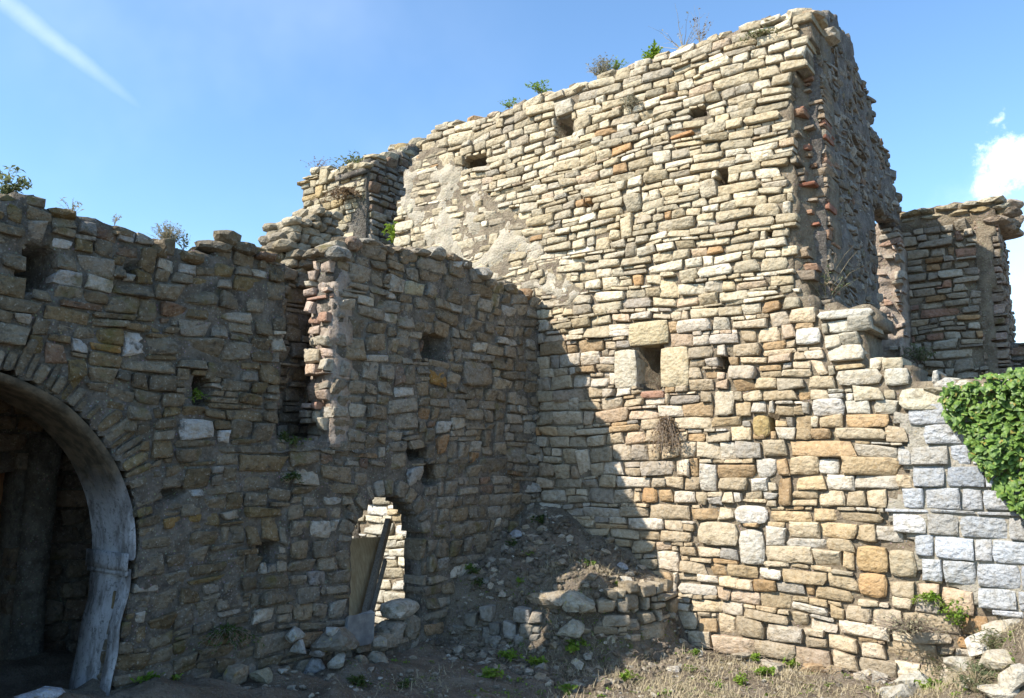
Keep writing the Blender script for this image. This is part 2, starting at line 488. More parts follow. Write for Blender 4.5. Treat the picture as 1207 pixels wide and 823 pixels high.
P_ARCH = [(5, (0.146, 0.124, 0.092)), (4, (0.180, 0.157, 0.120)), (2.2, (0.151, 0.114, 0.067)), (1.2, (0.261, 0.238, 0.204)), (0.5, (0.382, 0.353, 0.301)), (0.9, (0.161, 0.119, 0.054)), (0.3, (0.171, 0.110, 0.079))]  # lowered so that part of the wall's shade sits in the stone colour
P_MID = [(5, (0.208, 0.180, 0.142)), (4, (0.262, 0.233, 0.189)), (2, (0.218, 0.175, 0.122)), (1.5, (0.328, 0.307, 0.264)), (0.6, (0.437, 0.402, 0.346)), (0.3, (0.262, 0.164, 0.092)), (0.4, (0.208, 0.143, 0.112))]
P_ASH = [(5, (.43, .455, .49)), (3, (.40, .425, .455)), (2, (.47, .48, .49)), (.5, (.42, .41, .38))]
P_CREAM = [(4, (.47, .44, .36)), (3, (.42, .38, .29)), (2, (.52, .50, .45)), (1, (.40, .32, .20))]
P_PIER = [(4, (0.400, 0.353, 0.248)), (3, (0.330, 0.294, 0.212)), (2, (0.470, 0.431, 0.331)), (1.5, (0.340, 0.265, 0.147))]
P_SHADESIDE = [(4, (.20, .18, .155)), (3, (.26, .24, .21)), (2, (.33, .31, .28)), (1, (.22, .15, .11))]  # dark tones put the shade of faces turned from the sun into colour
P_FAR = [(4, (.36, .31, .24)), (3, (.30, .26, .21)), (2, (.42, .38, .31)), (1.6, (.34, .22, .12)), (1, (.30, .18, .13))]

def warped(fr_seed, amp):
    def f(u, v):
        return (u + amp*0.5*nz(Vector((u*0.9, v*0.9, fr_seed+3.3))), v + amp*nz(Vector((u*0.55, v*0.8, fr_seed))) + amp*0.35*nz(Vector((u*2.1, v*1.6, fr_seed+9))) + min(amp, .06)*0.55*nz(Vector((u*1.3, v*4.6, fr_seed+5))))
    return f
def lay(fr, rects, keep, warp, r, pal, proud, joint, deep=0.16, rough=1.0, sq=None, bev=None, jit=0.016, base=0.0):
    """turn rectangles into stones; pal/proud/deep may be functions of (u, v)"""
    out = []
    g = lambda f, u, v: f(u, v) if callable(f) else f
    for (u0, v0, u1, v1) in rects:
        cu, cv = warp((u0+u1)/2, (v0+v1)/2)
        if not keep(cu, cv): continue
        hw = (u1-u0)/2
        for sgn in (1, -1):
            e = hw
            while e > hw*.25 and not keep(cu+sgn*e*.98, cv): e -= .02
            if e < hw:
                if sgn > 0: u1 = u1-(hw-e)+r.uniform(-.02, .04)
                else: u0 = u0+(hw-e)-r.uniform(-.02, .04)
        w, h = u1-u0, v1-v0
        if w < .05: continue
        jt = g(joint, cu, cv)/2*r.uniform(0.5, 1.5); jt = min(jt, 0.2*min(w, h))
        jj = min(jit, 0.12*min(w, h))
        quad = []
        for (a, b) in ((u0+jt, v0+jt), (u1-jt, v0+jt), (u1-jt, v1-jt), (u0+jt, v1-jt)):
            x, y = warp(a, b); quad.append((x+r.gauss(0, jj), y+r.gauss(0, jj*0.7)))
        pr = g(proud, cu, cv)
        pr = base+pr*r.uniform(0.1, 1.9)*(0.4 if base else 1)+r.gauss(0, 0.004 if base else 0.010)
        vs, fs, sm = stone_geo(fr, quad, pr, g(deep, cu, cv), r, rough, sq, bev)
        col = pick(g(pal, cu, cv), r)
        pts = [project(fr.p(q[0], q[1], pr)) for q in quad]
        area = 0.0
        if all(pts):
            for i in range(4):
                a, b = pts[i], pts[(i+1) % 4]; area += a[0]*b[1]-b[0]*a[1]
            mx, my = sum(q[0] for q in pts)/4, sum(q[1] for q in pts)/4
            area = abs(area)/2
            if not (-15 < mx < W0+15 and -15 < my < H0+15): area *= 0.01
        out.append(dict(v=vs, f=fs, sm=sm, c=col, a=area, uv=(cu, cv), s=(w, h)))
    return out
def emit(parent, stones, mat, name='stone', rest='small_stones', limit=300, min_area=45):
    stones = sorted(stones, key=lambda s: -s['a'])
    g = Geo()
    for k, s in enumerate(stones):
        m = s.get('m', mat)
        if k < limit and s['a'] > min_area:
            mesh(s.get('n', name), s['v'], s['f'], m, parent, cols=s['c'], smooth=s.get('sm', False), label=s.get('l'))
        else:
            g.add(s['v'], s['f'], s['c'], s.get('sm'))
    if g.v: g.build(rest, mat, parent, kind='stuff', origin=parent.location, smooth=g.sm)
def core(name, fr, poly, thick, depth, mat, parent, cell=0.07, holes=(), kind=None, jag=0.02):
    """the mortar and rubble heart of a wall: a thick block whose face is a fine uneven sheet"""
    us = [p[0] for p in poly]; vs = [p[1] for p in poly]
    u0, v0 = min(us), min(vs)
    nu = int((max(us)-u0)/cell)+1; nv = int((max(vs)-v0)/cell)+1
    U = u0+(np.arange(nu)+0.5)*cell; V = v0+(np.arange(nv)+0.5)*cell
    UU, VV = np.meshgrid(U, V, indexing='ij')
    def inside(pl):
        c = np.zeros(UU.shape, bool); n = len(pl); j = n-1
        for i in range(n):
            xi, yi = pl[i]; xj, yj = pl[j]
            if yi != yj:
                c ^= ((yi > VV) != (yj > VV)) & (UU < (xj-xi)*(VV-yi)/(yj-yi)+xi)
            j = i
        return c
    mask = inside(poly)
    for hpoly in holes: mask &= ~inside(hpoly)
    idx = {}; v = []; f = []
    def vid(i, j, back):
        k = (i, j, back)
        if k not in idx:
            u, w = u0+i*cell, v0+j*cell
            ju, jv = jag*nz(Vector((u*9, w*9, 4.1)))*2, jag*nz(Vector((u*9, w*9, 7.7)))*2
            if back: d = -(thick(u, w) if callable(thick) else thick)+0.03*nz(Vector((u*2, w*2, 1.0)))
            else: d = depth(u, w)
            idx[k] = len(v); v.append(fr.p(u+ju, w+jv, d))
        return idx[k]
    for i in range(nu):
        for j in range(nv):
            if not mask[i, j]: continue
            f.append((vid(i, j, 0), vid(i+1, j, 0), vid(i+1, j+1, 0), vid(i, j+1, 0)))
            f.append((vid(i, j, 1), vid(i, j+1, 1), vid(i+1, j+1, 1), vid(i+1, j, 1)))
            if i == 0 or not mask[i-1, j]: f.append((vid(i, j, 0), vid(i, j+1, 0), vid(i, j+1, 1), vid(i, j, 1)))
            if i == nu-1 or not mask[i+1, j]: f.append((vid(i+1, j, 0), vid(i+1, j, 1), vid(i+1, j+1, 1), vid(i+1, j+1, 0)))
            if j == 0 or not mask[i, j-1]: f.append((vid(i, j, 0), vid(i, j, 1), vid(i+1, j, 1), vid(i+1, j, 0)))
            if j == nv-1 or not mask[i, j+1]: f.append((vid(i, j+1, 0), vid(i+1, j+1, 0), vid(i+1, j+1, 1), vid(i, j+1, 1)))
    return mesh(name, v, f, mat, parent, kind=kind, origin=parent.location if parent else None)
def rect_depth(holes, base):
    """recess the core face inside the given rectangles: (u0, v0, u1, v1, depth)"""
    def f(u, v):
        d = base(u, v)
        for (a, b, c, e, dd) in holes:
            if a < u < c and b < v < e: return -dd+0.03*nz(Vector((u*7, v*7, 2)))
        return d
    return f
def rock_geo(c, sx, sy, sz, r, rot=None, sub=2, boxy=0.0):
    """an angular boulder"""
    import bmesh
    bm = bmesh.new(); bmesh.ops.create_icosphere(bm, subdivisions=sub, radius=1)
    planes = []
    for _ in range(12):
        n = Vector((r.gauss(0, 1), r.gauss(0, 1), r.gauss(0, 1))).normalized(); planes.append((n, r.uniform(0.36, 0.72)))
    off = Vector((r.random()*50, r.random()*50, 0))
    vs = []
    az = r.uniform(0, 6.28); ca, sa = math.cos(az), math.sin(az)
    for v in bm.verts:
        p = v.co.copy()
        if boxy: p = p/(max(abs(p.x), abs(p.y), abs(p.z))**boxy)*(1-.22*boxy)
        for n, d in planes:
            k = p.dot(n)
            if boxy: d = d+.42*boxy
            if k > d: p -= n*(k-d)*0.92
        p *= 1+0.13*nz(p*2.6+off)
        p = Vector((p.x*sx*1.25, p.y*sy*1.25, p.z*sz*1.25))
        if rot is None: p = Vector((p.x*ca-p.y*sa, p.x*sa+p.y*ca, p.z))
        else: p = rot @ p
        vs.append(p+Vector(c))
    fs = [tuple(x.index for x in f.verts) for f in bm.faces]
    bm.free(); return vs, fs

# ------------------------------------------------------------------ ground
def sstep(a, b, x):
    t = min(1.0, max(0.0, (x-a)/(b-a))); return t*t*(3-2*t)
HEAP = [(-6.6, 7.18), (-6.2, 7.25), (-5.75, 7.35), (-5.3, 7.5), (-4.85, 7.72), (-4.45, 8.1), (-4.28, 8.6), (-4.3, 9.05), (-4.32, 9.6)]   # foot of the heap
def ground_z(x, y):
    base = 0.16
    base += 0.30*sstep(-4.2, -6.2, x)*sstep(9.0, 4.5, y) + 0.22*sstep(5.0, 3.2, y)*sstep(-4.5, -6.3, x)
    base += 0.12*sstep(8.2, 9.1, y)*sstep(-3.2, -5.5, x)
    # heap of earth in the corner: high against both walls, falling to a walled foot
    dx, dy = x-XM, D-y
    r = math.hypot(dx/2.35, dy/2.25)
    a = 0.12*nz(Vector((x*1.5, y*1.5, 5)))
    if x > XM-0.3:
        m = 1.50*min(1.0, max(0.0, (1.10+a-r)/1.02))**0.72+0.10*nz(Vector((x*2.6, y*2.6, 11)))
        m += 0.30*sstep(1.15, 0.25, math.hypot((x+4.85)/0.75, (y-7.95)/0.62)+a)
        if r < 1.6:
            best, sd = 9.0, -1.0
            for (p, q) in zip(HEAP[:-1], HEAP[1:]):
                ex, ey = q[0]-p[0], q[1]-p[1]; L = math.hypot(ex, ey)
                t = min(1.0, max(0.0, ((x-p[0])*ex+(y-p[1])*ey)/(L*L)))
                dd = math.hypot(x-p[0]-ex*t, y-p[1]-ey*t)
                if dd < best: best = dd; sd = dd if ex*(y-p[1])-ey*(x-p[0]) > 0 else -dd
            gap = sstep(-5.75, -5.5, x)*sstep(-4.75, -5.0, x)
            k = sstep(-0.16-.2*gap, 0.20+.35*gap, sd)
            top = 0.50+0.25*sstep(-5.2, -4.5, x)
            m = m*0.12*(1-k)+max(m, top)*k
        base += m
    # bank of fallen stones at the right
    rr = math.hypot((x+0.1)/1.65, (y-8.6)/1.7)
    base += 1.1*sstep(1.05, 0.1, rr)
    if x < XM-0.3: base = -0.12+0.1*nz(Vector((x, y, 0)))+0.62*sstep(5.0, 4.0, y)
    # a bare slope rising behind the viewer
    base += 0.5*sstep(4.5, 0.5, y)*sstep(-5.5, -3.0, x)
    return base
def axis(lo, hi, step, far):
    a = list(np.arange(lo, hi, step)); k = step
    x = a[-1]
    while x < far: k *= 1.5; x += k; a.append(x)
    k = step; x = a[0]; b = []
    while x > -far: k *= 1.5; x -= k; b.append(x)
    return b[::-1]+a
gx, gy = axis(-8.5, 1.2, 0.06, 900), axis(3.0, 9.3, 0.06, 900)
gv = []
for x in gx:
    for y in gy:
        z = ground_z(x, y) if (-12 < x < 14 and -8 < y < 14) else 0.3
        near = 1.0 if (-9 < x < 2 and 2.5 < y < 9.5) else 0.3
        z += near*(0.05*fbm(x*2.1, y*2.1, 1)+0.040*fbm(x*7, y*7, 2, 4))
        gv.append((x, y, z))
ny = len(gy)
gf = [(i*ny+j, (i+1)*ny+j, (i+1)*ny+j+1, i*ny+j+1) for i in range(len(gx)-1) for j in range(ny-1)]
mesh('ground', gv, gf, M['soil'], kind='structure', origin=(0, 0, 0))
def gz(x, y): return ground_z(x, y)+0.05*fbm(x*2.1, y*2.1, 1)
# terrace of earth held behind the low wall
TZ = 3.12
tx, ty = axis(-2.6, 3.0, 0.12, 40), axis(D+0.55, 16, 0.12, 40)
tx = [x for x in tx if x >= -2.7]; ty = [y for y in ty if y >= D+0.5]
tv = [(x, y, TZ+0.10*fbm(x*1.3, y*1.3, 8)-0.1*sstep(D+1.2, D+0.5, y)) for x in tx for y in ty]
n2 = len(ty)
tf = [(i*n2+j, (i+1)*n2+j, (i+1)*n2+j+1, i*n2+j+1) for i in range(len(tx)-1) for j in range(n2-1)]
mesh('terrace_ground', tv, tf, M['soil'], kind='structure', origin=(0, D, TZ))

# ------------------------------------------------------------------ the tall sunlit wall
def poly_main(pts): return [onY(*p) for p in pts]
main_top = [(464, 292), (466, 262), (468, 238), (479, 232), (476, 206), (487, 193), (497, 176), (500, 164), (517, 150), (564, 139), (590, 132),
            (610, 121), (632, 117), (672, 102), (697, 95), (729, 82), (759, 70), (791, 59), (821, 55), (836, 46), (860, 40), (900, 22), (930, 16), (950, 11), (957, 14)]
main_right = [(957, 40), (945, 61), (952, 76), (934, 88), (933, 120), (930, 144), (940, 158), (930, 171), (941, 187), (933, 209), (939, 229), (941, 258), (932, 276),
              (938, 293), (933, 308), (937, 325), (945, 337), (955, 347), (962, 372), (976, 361), (1014, 360), (1033, 369), (1030, 384), (1018, 388), (1021, 421), (1057, 422), (1074, 432), (1075, 452)]
low_right = [(1093, 452), (1105, 445), (1125, 448), (1300, 440), (1500, 430)]
MT = poly_main(main_top); MR = poly_main(main_right); LR = poly_main(low_right)
zl = MT[0][1]
main_poly = MT + MR + LR + [(3.2, LR[-1][1]), (3.2, -0.4), (XP-0.02, -0.4), (XP-0.02, 2.9), (-9.1, 2.95), (-9.08, zl)]
ash_px = [(1052, 488), (1068, 516), (1056, 541), (1086, 571), (1046, 590), (1049, 612), (1078, 640), (1082, 676), (1130, 690), (1150, 712), (1210, 740)]
ash_poly = [onY(*p) for p in ash_px]
ash_poly += [(3.2, ash_poly[-1][1]), (3.2, onY(1125, 488)[1]), onY(1125, 486)]
def rpx(a, b, c, d):
    p, q = onY(a, d), onY(c, b); return (p[0], p[1], q[0], q[1])
WIN = rpx(751.5, 410, 779, 459)
main_holes = [(*WIN, 0.80)] + [(*rpx(h[0]-.5, h[1]-.5, h[2]+.5, h[3]+.5), dd+.25) for h, dd in [((546, 179, 572, 197), .42), ((656, 137, 674, 164), .36), ((557, 267, 566, 277), .3), ((814, 126, 831, 139), .22),
              ((847, 201, 858, 218), .34), ((847, 419, 856, 439), .3), ((905, 490, 914, 512), .2), ((690, 238, 697, 246), .2), ((905, 268, 912, 277), .2)]]
feature = [  # dressed and coloured stones placed one by one: pixel rectangle, colour, label, squareness
    ((742, 376, 788.5, 409.5), (.47, .40, .26), 'large smooth squared lintel block over the small window'),
    ((725, 411, 751, 459), (.49, .45, .36), 'smooth upright jamb block left of the small window'),
    ((779.5, 407, 812, 458), (.47, .40, .27), 'smooth upright jamb block right of the small window'),
    ((755, 459.5, 785, 471), (.34, .19, .14), 'reddish sill stone under the small window'),
    ((789, 153, 819, 166), (.42, .22, .10), 'orange brick coloured stone'),
    ((464.5, 276, 485, 293), (.50, .45, .33), None), ((466, 258, 489, 275), (.52, .47, .35), None), ((468, 239, 488, 257), (.50, .46, .34), None),
    ((872, 624, 901, 666), (.46, .44, .39), None), ((822, 616, 871, 642), (.44, .38, .28), None), ((1010, 644, 1047, 674), (.42, .30, .16), None),
    ((1048, 648, 1080, 680), (.36, .31, .22), None), ((1012, 676, 1046, 703), (.44, .29, .15), None), ((867, 596, 905, 617), (.55, .53, .49), None),
    ((957, 468, 996, 492), (.52, .50, .46), None), ((1060, 455, 1122, 486), (.47, .44, .34), None), ((1042, 432, 1072, 456), (.47, .45, .38), None),
    ((986, 433, 1040, 456), (.46, .42, .34), None), ((963, 361, 1030, 379), (.48, .46, .40), None), ((974, 404, 1020, 428), (.48, .44, .36), None), ((938, 384, 968, 408), (.52, .50, .45), None),
    ((888, 489, 908, 516), (.36, .27, .12), None), ((800, 690, 846, 700), (.46, .42, .36), None)]
# rectangles in wall space; foreshortening is gentle enough that pixel rectangles stay upright there
feat_rects = [rpx(*f[0]) for f in feature]
r1 = random.Random(11)
def main_size(u, v):
    if u < XM-.3 and v < 2.9: return (.34, .2)
    k = sstep(3.2, 5.2, v)
    return (0.275*(1-k)+0.245*k, 0.152*(1-k)+0.114*k)
rects = courses(XP, 1.2, -0.4, 7.6, main_size, r1)
rects = cut(rects, [h[:4] for h in main_holes]+feat_rects)
warp_main = warped(1.7, 0.07)
smear_poly = [onY(*p) for p in [(470, 196), (520, 165), (545, 200), (590, 235), (640, 280), (690, 345), (670, 370), (600, 330), (560, 330), (500, 300), (466, 240)]]
warm_poly = [onY(*p) for p in [(800, 500), (930, 420), (1060, 520), (1075, 700), (950, 740), (840, 660)]]
cream_poly = [onY(*p) for p in [(950, 355), (1040, 350), (1140, 440), (1140, 500), (1050, 500), (980, 470)]]
def pal_main(u, v):
    if inpoly(cream_poly, u, v) or (u < XM-.3 and v < 3): return P_CREAM
    if inpoly(warm_poly, u+0.2*nz(Vector((u*2, v*2, 0))), v): return P_WARM
    if v > 4.1+0.5*nz(Vector((u, v, 3))): return P_UP
    return P_MAIN
def proud_main(u, v):
    if inpoly(smear_poly, u, v): return 0.004
    return 0.022
main_thing = thing('rubble_wall', 'tall sunlit rubble stone wall with a small framed window and sloping ragged top', 'stone wall', (-5.0, D+0.3, 0))
keep_main = lambda u, v: inpoly(main_poly, u, v) and not inpoly(ash_poly, u, v) and u < 0.9
def deep_main(u, v):
    return 0.5 if not inpoly(main_poly, u+0.22, v) or not inpoly(main_poly, u, v+0.2) or not inpoly(main_poly, u-0.2, v) else 0.16
st = lay(F_MAIN, rects, keep_main, warp_main, r1, pal_main, proud_main, 0.009, deep_main)
for f, q in zip(feature, feat_rects):
    quad = [(q[0]+.006, q[1]+.006), (q[2]-.006, q[1]+.006), (q[2]-.006, q[3]-.006), (q[0]+.006, q[3]-.006)]
    smooth_block = f[2] is not None and 'smooth' in f[2]
    vs, fs, sm = stone_geo(F_MAIN, quad, 0.03, 0.55 if smooth_block or f[0][0] < 490 else 0.2, r1, 0.15 if smooth_block or f[0][0] < 490 else 0.8, 12 if smooth_block else 5, 0.008 if smooth_block else None)
    st.append(dict(v=vs, f=fs, sm=sm, c=f[1], a=4000, **({'l': f[2]} if f[2] else {})))
emit(main_thing, st, M['stone'])
def core_main(u, v):
    n = nz(Vector((u*3.1, v*3.1, 0)))*0.5+nz(Vector((u*8, v*8, 1)))*0.5
    d = -0.030+0.030*n
    if inpoly(smear_poly, u, v): d = 0.000+0.034*n
    return d
core('mortar_bed', F_MAIN, [p for p in main_poly if p[0] < 0.91 or p[1] < 99], 0.85, rect_depth(main_holes, core_main), M['mortar'], main_thing, 0.065)
# lime mortar left along the line of a vanished roof
def smear_depth(u, v):
    return -0.006+0.075*fbm(u*2.3, v*2.3, 3, 6)+0.022*nz(Vector((u*12, v*12, 0)))
sv, sf, sid = [], [], {}
cs = 0.045
su = [p[0] for p in smear_poly]; s_v = [p[1] for p in smear_poly]
for i in range(int((max(su)-min(su))/cs)):
    for j in range(int((max(s_v)-min(s_v))/cs)):
        u, v = min(su)+i*cs, min(s_v)+j*cs
        if not inpoly(smear_poly, u, v) or not inpoly(main_poly, u, v): continue
        q = []
        for (a, b) in ((0, 0), (1, 0), (1, 1), (0, 1)):
            k = (i+a, j+b)
            if k not in sid:
                sid[k] = len(sv); uu, vv = u+a*cs, v+b*cs
                e = 0 if inpoly(smear_poly, uu+.1, vv) and inpoly(smear_poly, uu-.1, vv) and inpoly(smear_poly, uu, vv+.1) and inpoly(smear_poly, uu, vv-.1) else 0.05
                sv.append(F_MAIN.p(uu, vv, smear_depth(uu, vv)-e))
            q.append(sid[k])
        sf.append(tuple(q))
mesh('mortar_smear', sv, sf, M['smear'], main_thing, kind='stuff')
# broken end of the tall wall: rubble heart with tile courses
end_top = onY(957, 14)[1]
brk = [onY(*p) for p in [(925, 90), (930, 200), (925, 300), (940, 350), (962, 372)]]+[(XR+0.02, onY(962, 372)[1]), (XR+0.02, end_top+0.05), onY(945, 14)]
brk_depth = lambda u, v: -0.08-0.32*sstep(onY(930, 200)[0], XR, u)+0.07*fbm(u*3, v*3, 6)
core('rubble_heart', F_MAIN, brk, 0.8, brk_depth, M['mortar'], main_thing, 0.06)
r1b = random.Random(5)
rb = pack(brk[2][0]-0.1, XR+0.06, brk[4][1]-0.2, end_top, lambda u, v: (0.17, 0.09), r1b)
def keep_brk(u, v): return inpoly(brk, u, v) and not inpoly(main_poly, u-0.03, v)
def proud_brk(u, v): return brk_depth(u, v)+0.02
zlo, zhi = onY(940, 275)[1], onY(940, 122)[1]
stb = []
for q in rb:
    cu, cv = (q[0]+q[2])/2, (q[1]+q[3])/2
    if not keep_brk(cu, cv): continue
    pr = proud_brk(cu, cv)
    fr2 = Frame(F_MAIN.p(0, 0, pr), (1, 0, 0), (0, -1, 0))
    tile = zlo < cv < zhi and r1b.random() < 0.28
    got = lay(fr2, [q], lambda u, v: True, lambda u, v: (u, v), r1b, [(2, (.30, .235, .17)), (2, (.24, .195, .15)), (1, (.28, .17, .115))], 0.03, 0.012, 0.3)
    if tile: got[0]['m'] = M['brick']; got[0]['n'] = 'brick'
    got[0]['a'] = max(got[0]['a'], 46); stb += got
emit(main_thing, stb, M['stone'], 'heart_stone', 'heart_rubble')

# ------------------------------------------------------------------ the repaired stretch of grey squared blocks
ash_thing = thing('ashlar_wall', 'low repaired stretch of pale grey squared blocks beside the ivy', 'stone wall', (-0.4, D+0.2, 0.6))
r2 = random.Random(23)
az0, az1 = onY(1210, 745)[1]-0.1, onY(1125, 486)[1]
ar = []
y = az0
while y < az1+0.05:
    h = r2.uniform(0.165, 0.235)
    x = onY(1040, 600)[0]-r2.uniform(0, .3)
    while x < 2.6:
        w = r2.choice([r2.uniform(.15, .23), r2.uniform(.28, .40), r2.uniform(.32, .46)])
        ar.append((x, y, x+w, y+h-0.004)); x += w
    y += h
    if r2.random() < 0.4:
        h = r2.uniform(0.04, 0.06); x = onY(1040, 600)[0]
        while x < 2.6:
            w = r2.uniform(.2, .5); ar.append((x, y, x+w, y+h)); x += w
        y += h
def keep_ash(u, v): return inpoly(ash_poly, u, v) and v < az1
sa = lay(F_MAIN, ar, keep_ash, warped(4.4, 0.02), r2, P_ASH, 0.030, 0.009, 0.18, 0.9, 16, 0.008, 0.004, 0.030)
emit(ash_thing, sa, M['ashlar'], 'squared_block', 'small_blocks')
fa = Frame((0, D-0.006, 0), (1, 0, 0), (0, -1, 0))
core('pointing', fa, ash_poly, 0.03, lambda u, v: 0.0+0.012*nz(Vector((u*9, v*9, 3))), M['mortar_ashlar'], ash_thing, 0.055)
# upper courses of cream blocks running on behind the ivy
r2b = random.Random(29)
ub = pack(0.9, 3.1, az1+0.0, LR[-1][1]+0.02, lambda u, v: (0.38, 0.2), r2b, lambda: 0.21, 0.9)
emit(ash_thing, lay(F_MAIN, ub, lambda u, v: True, warped(4.4, 0.02), r2b, P_CREAM, 0.03, 0.016), M['stone'], 'cream_block', 'small_cream_blocks')

# ------------------------------------------------------------------ arched wall and doorway wall: one masonry face in the plane x = XM
CY, SZ, AR = 2.08, 1.62, 1.38                     # big arch: centre, springing height, radius
DY, DZ, DR = 6.28, 1.50, 0.52                    # doorway: centre, springing height, radius
arch_top = [(-2.0, onX(0, 230)[1])]+[onX(*p) for p in [(0, 230), (31, 234), (54, 244), (93, 260), (128, 264), (171, 279), (214, 297), (253, 304), (258, 284), (272, 282), (303, 293), (322, 300), (331, 309)]]
mid_top = [onX(*p) for p in [(391, 300), (398, 290), (429, 283), (462, 292), (484, 296), (506, 298), (524, 303), (546, 308), (557, 316), (571, 328), (590, 336), (611, 343), (630, 354), (641, 364)]]
CH0, CH1, CHZ = 4.83, 5.50, onX(345, 522)[1]       # the broken chase between the two
YS = 5.0                                           # below the chase the walls part here
arch_hole = [(CY+AR*math.cos(a), SZ+AR*math.sin(a)) for a in np.linspace(0, math.pi, 26)]+[(CY-AR, 0.2), (3.31, 0.2), (3.37, 0.9)]
door_hole = [(DY+DR*math.cos(a), DZ+DR*0.95*math.sin(a)) for a in np.linspace(0, math.pi, 16)]+[(DY-DR, 0.66), (DY+DR, 0.45)]
zc = onX(331, 309)[1]
arch_poly = [(-2.0, -0.1)]+arch_top+[(CH0, zc-0.12), (CH0, CHZ), (YS, CHZ), (YS, -0.1)]
mid_poly = [(YS, -0.1), (YS, CHZ), (CH1, CHZ+0.02), (CH1-0.02, mid_top[0][1])]+mid_top+[(D+0.02, mid_top[-1][1]-0.04), (D+0.02, -0.1)]
def apx(a, b, c, d):
    p, q = onX(a, d), onX(c, b); return (p[0], p[1], q[0], q[1])
face_holes = [(*apx(h[0]-1, h[1]-2, h[2]+2, h[3]+2), dd+.05) for h, dd in [((30, 298, 62, 333), .4), ((228, 447, 248, 473), .3), ((499, 401, 525, 420), .38), ((481, 527, 503, 541), .3), ((501, 548, 513, 569), .3),
              ((305, 645, 325, 668), .25), ((190, 576, 215, 589), .16), ((150, 310, 158, 318), .12)]]
r3 = random.Random(41)
def face_size(u, v):
    k = sstep(4.2, 5.6, u)
    return (0.225*(1-k)+0.26*k, 0.108*(1-k)+0.138*k)
fr_rects = pack(-1.0, D, -0.1, 5.0, face_size, r3, lambda: r3.uniform(0.1, 0.18), 0.45, 0.2)
fr_rects = cut(fr_rects, [h[:4] for h in face_holes])
RING, DRING = 0.27, 0.2
def in_ring(u, v):
    if v >= SZ-0.02 and math.hypot(u-CY, v-SZ) < AR+RING: return True
    if v >= DZ-0.02 and math.hypot(u-DY, v-DZ) < DR+DRING: return True
    if inpoly(door_hole, u, v) or inpoly(arch_hole, u, v): return True
    return False
def edge_hit(u, v, w):
    return any(inpoly(h, u+a, v) for h in (door_hole, arch_hole) for a in (-w, w))
keep_face = lambda u, v: (inpoly(arch_poly, u, v) or inpoly(mid_poly, u, v)) and not in_ring(u, v)
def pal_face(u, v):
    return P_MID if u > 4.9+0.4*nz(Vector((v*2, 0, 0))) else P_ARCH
def proud_face(u, v): return 0.012+0.012*nz(Vector((u*0.9, v*0.9, 2)))
def deep_face(u, v): return 0.1 if 4.2 < u < YS and v > CHZ-.1 else (0.26 if u > YS else 0.45) if edge_hit(u, v, 0.2) or not (inpoly(arch_poly, u, v+0.15) or inpoly(mid_poly, u, v+0.15)) or abs(u-CH1) < 0.15 else 0.15
warp_face = warped(6.1, 0.08)
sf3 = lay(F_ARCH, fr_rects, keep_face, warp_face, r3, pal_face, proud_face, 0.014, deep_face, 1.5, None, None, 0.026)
# keep jamb stones out of the openings
def clampy(s):
    for k, p in enumerate(s['v']):
        for (c0, rr) in ((DY, DR),):
            if p.z < DZ+0.05 and abs(p.y-c0) < rr and p.z > 0.7: s['v'][k] = Vector((p.x, c0+math.copysign(rr, p.y-c0), p.z))
    for k, p in enumerate(s['v']):
        lim = 3.47 if p.z > 1.5 else 3.33+0.13*sstep(.2, 1.5, p.z)
        if s['uv'][0] > CY and p.z < SZ+.05 and p.y < lim and p.x < XM+.08: s['v'][k] = Vector((p.x, lim, p.z))
for s in sf3: clampy(s)
arch_thing = thing('arched_wall', 'dark shaded rubble wall with a large round plastered arch', 'stone wall', (XM-0.25, 2.0, 0.3))
mid_thing = thing('doorway_wall', 'shaded rubble wall with a small arched doorway in front of the tall wall', 'stone wall', (XM-0.25, 7.3, 0.3))
pale_px = [((35, 272, 92, 306), (.50, .49, .47)), ((50, 318, 100, 342), (.42, .42, .42)), ((131, 305, 170, 338), (.36, .345, .30)), ((100, 402, 142, 418), (.33, .19, .06)), ((95, 398, 122, 414), (.44, .44, .43)),
           ((131, 264, 173, 293), (.36, .36, .36)), ((192, 311, 233, 328), (.40, .40, .39)), ((150, 411, 178, 425), (.55, .55, .55)), ((232, 495, 258, 516), (.46, .45, .43)), ((253, 500, 290, 518), (.22, .15, .07)),
           ((254, 520, 276, 530), (.55, .54, .52)), ((213, 575, 257, 592), (.42, .42, .40)), ((225, 602, 250, 628), (.24, .15, .03)), ((200, 618, 214, 629), (.27, .16, .04)), ((296, 622, 345, 645), (.24, .18, .10)),
           ((362, 678, 388, 708), (.30, .30, .31)), ((337, 677, 361, 703), (.24, .21, .17)), ((436, 414, 452, 427), (.46, .44, .40)), ((469, 454, 487, 475), (.48, .46, .42)), ((508, 490, 527, 513), (.46, .45, .42)),
           ((466, 547, 502, 568), (.42, .42, .41)), ((583, 391, 606, 412), (.42, .41, .38)), ((551, 395, 566, 413), (.50, .47, .40)), ((503, 428, 521, 446), (.30, .17, .05)), ((480, 340, 503, 353), (.42, .40, .29)),
           ((413, 478, 447, 508), (.22, .20, .17)), ((455, 512, 481, 540), (.20, .19, .17)), ((586, 362, 612, 385), (.40, .38, .35))]
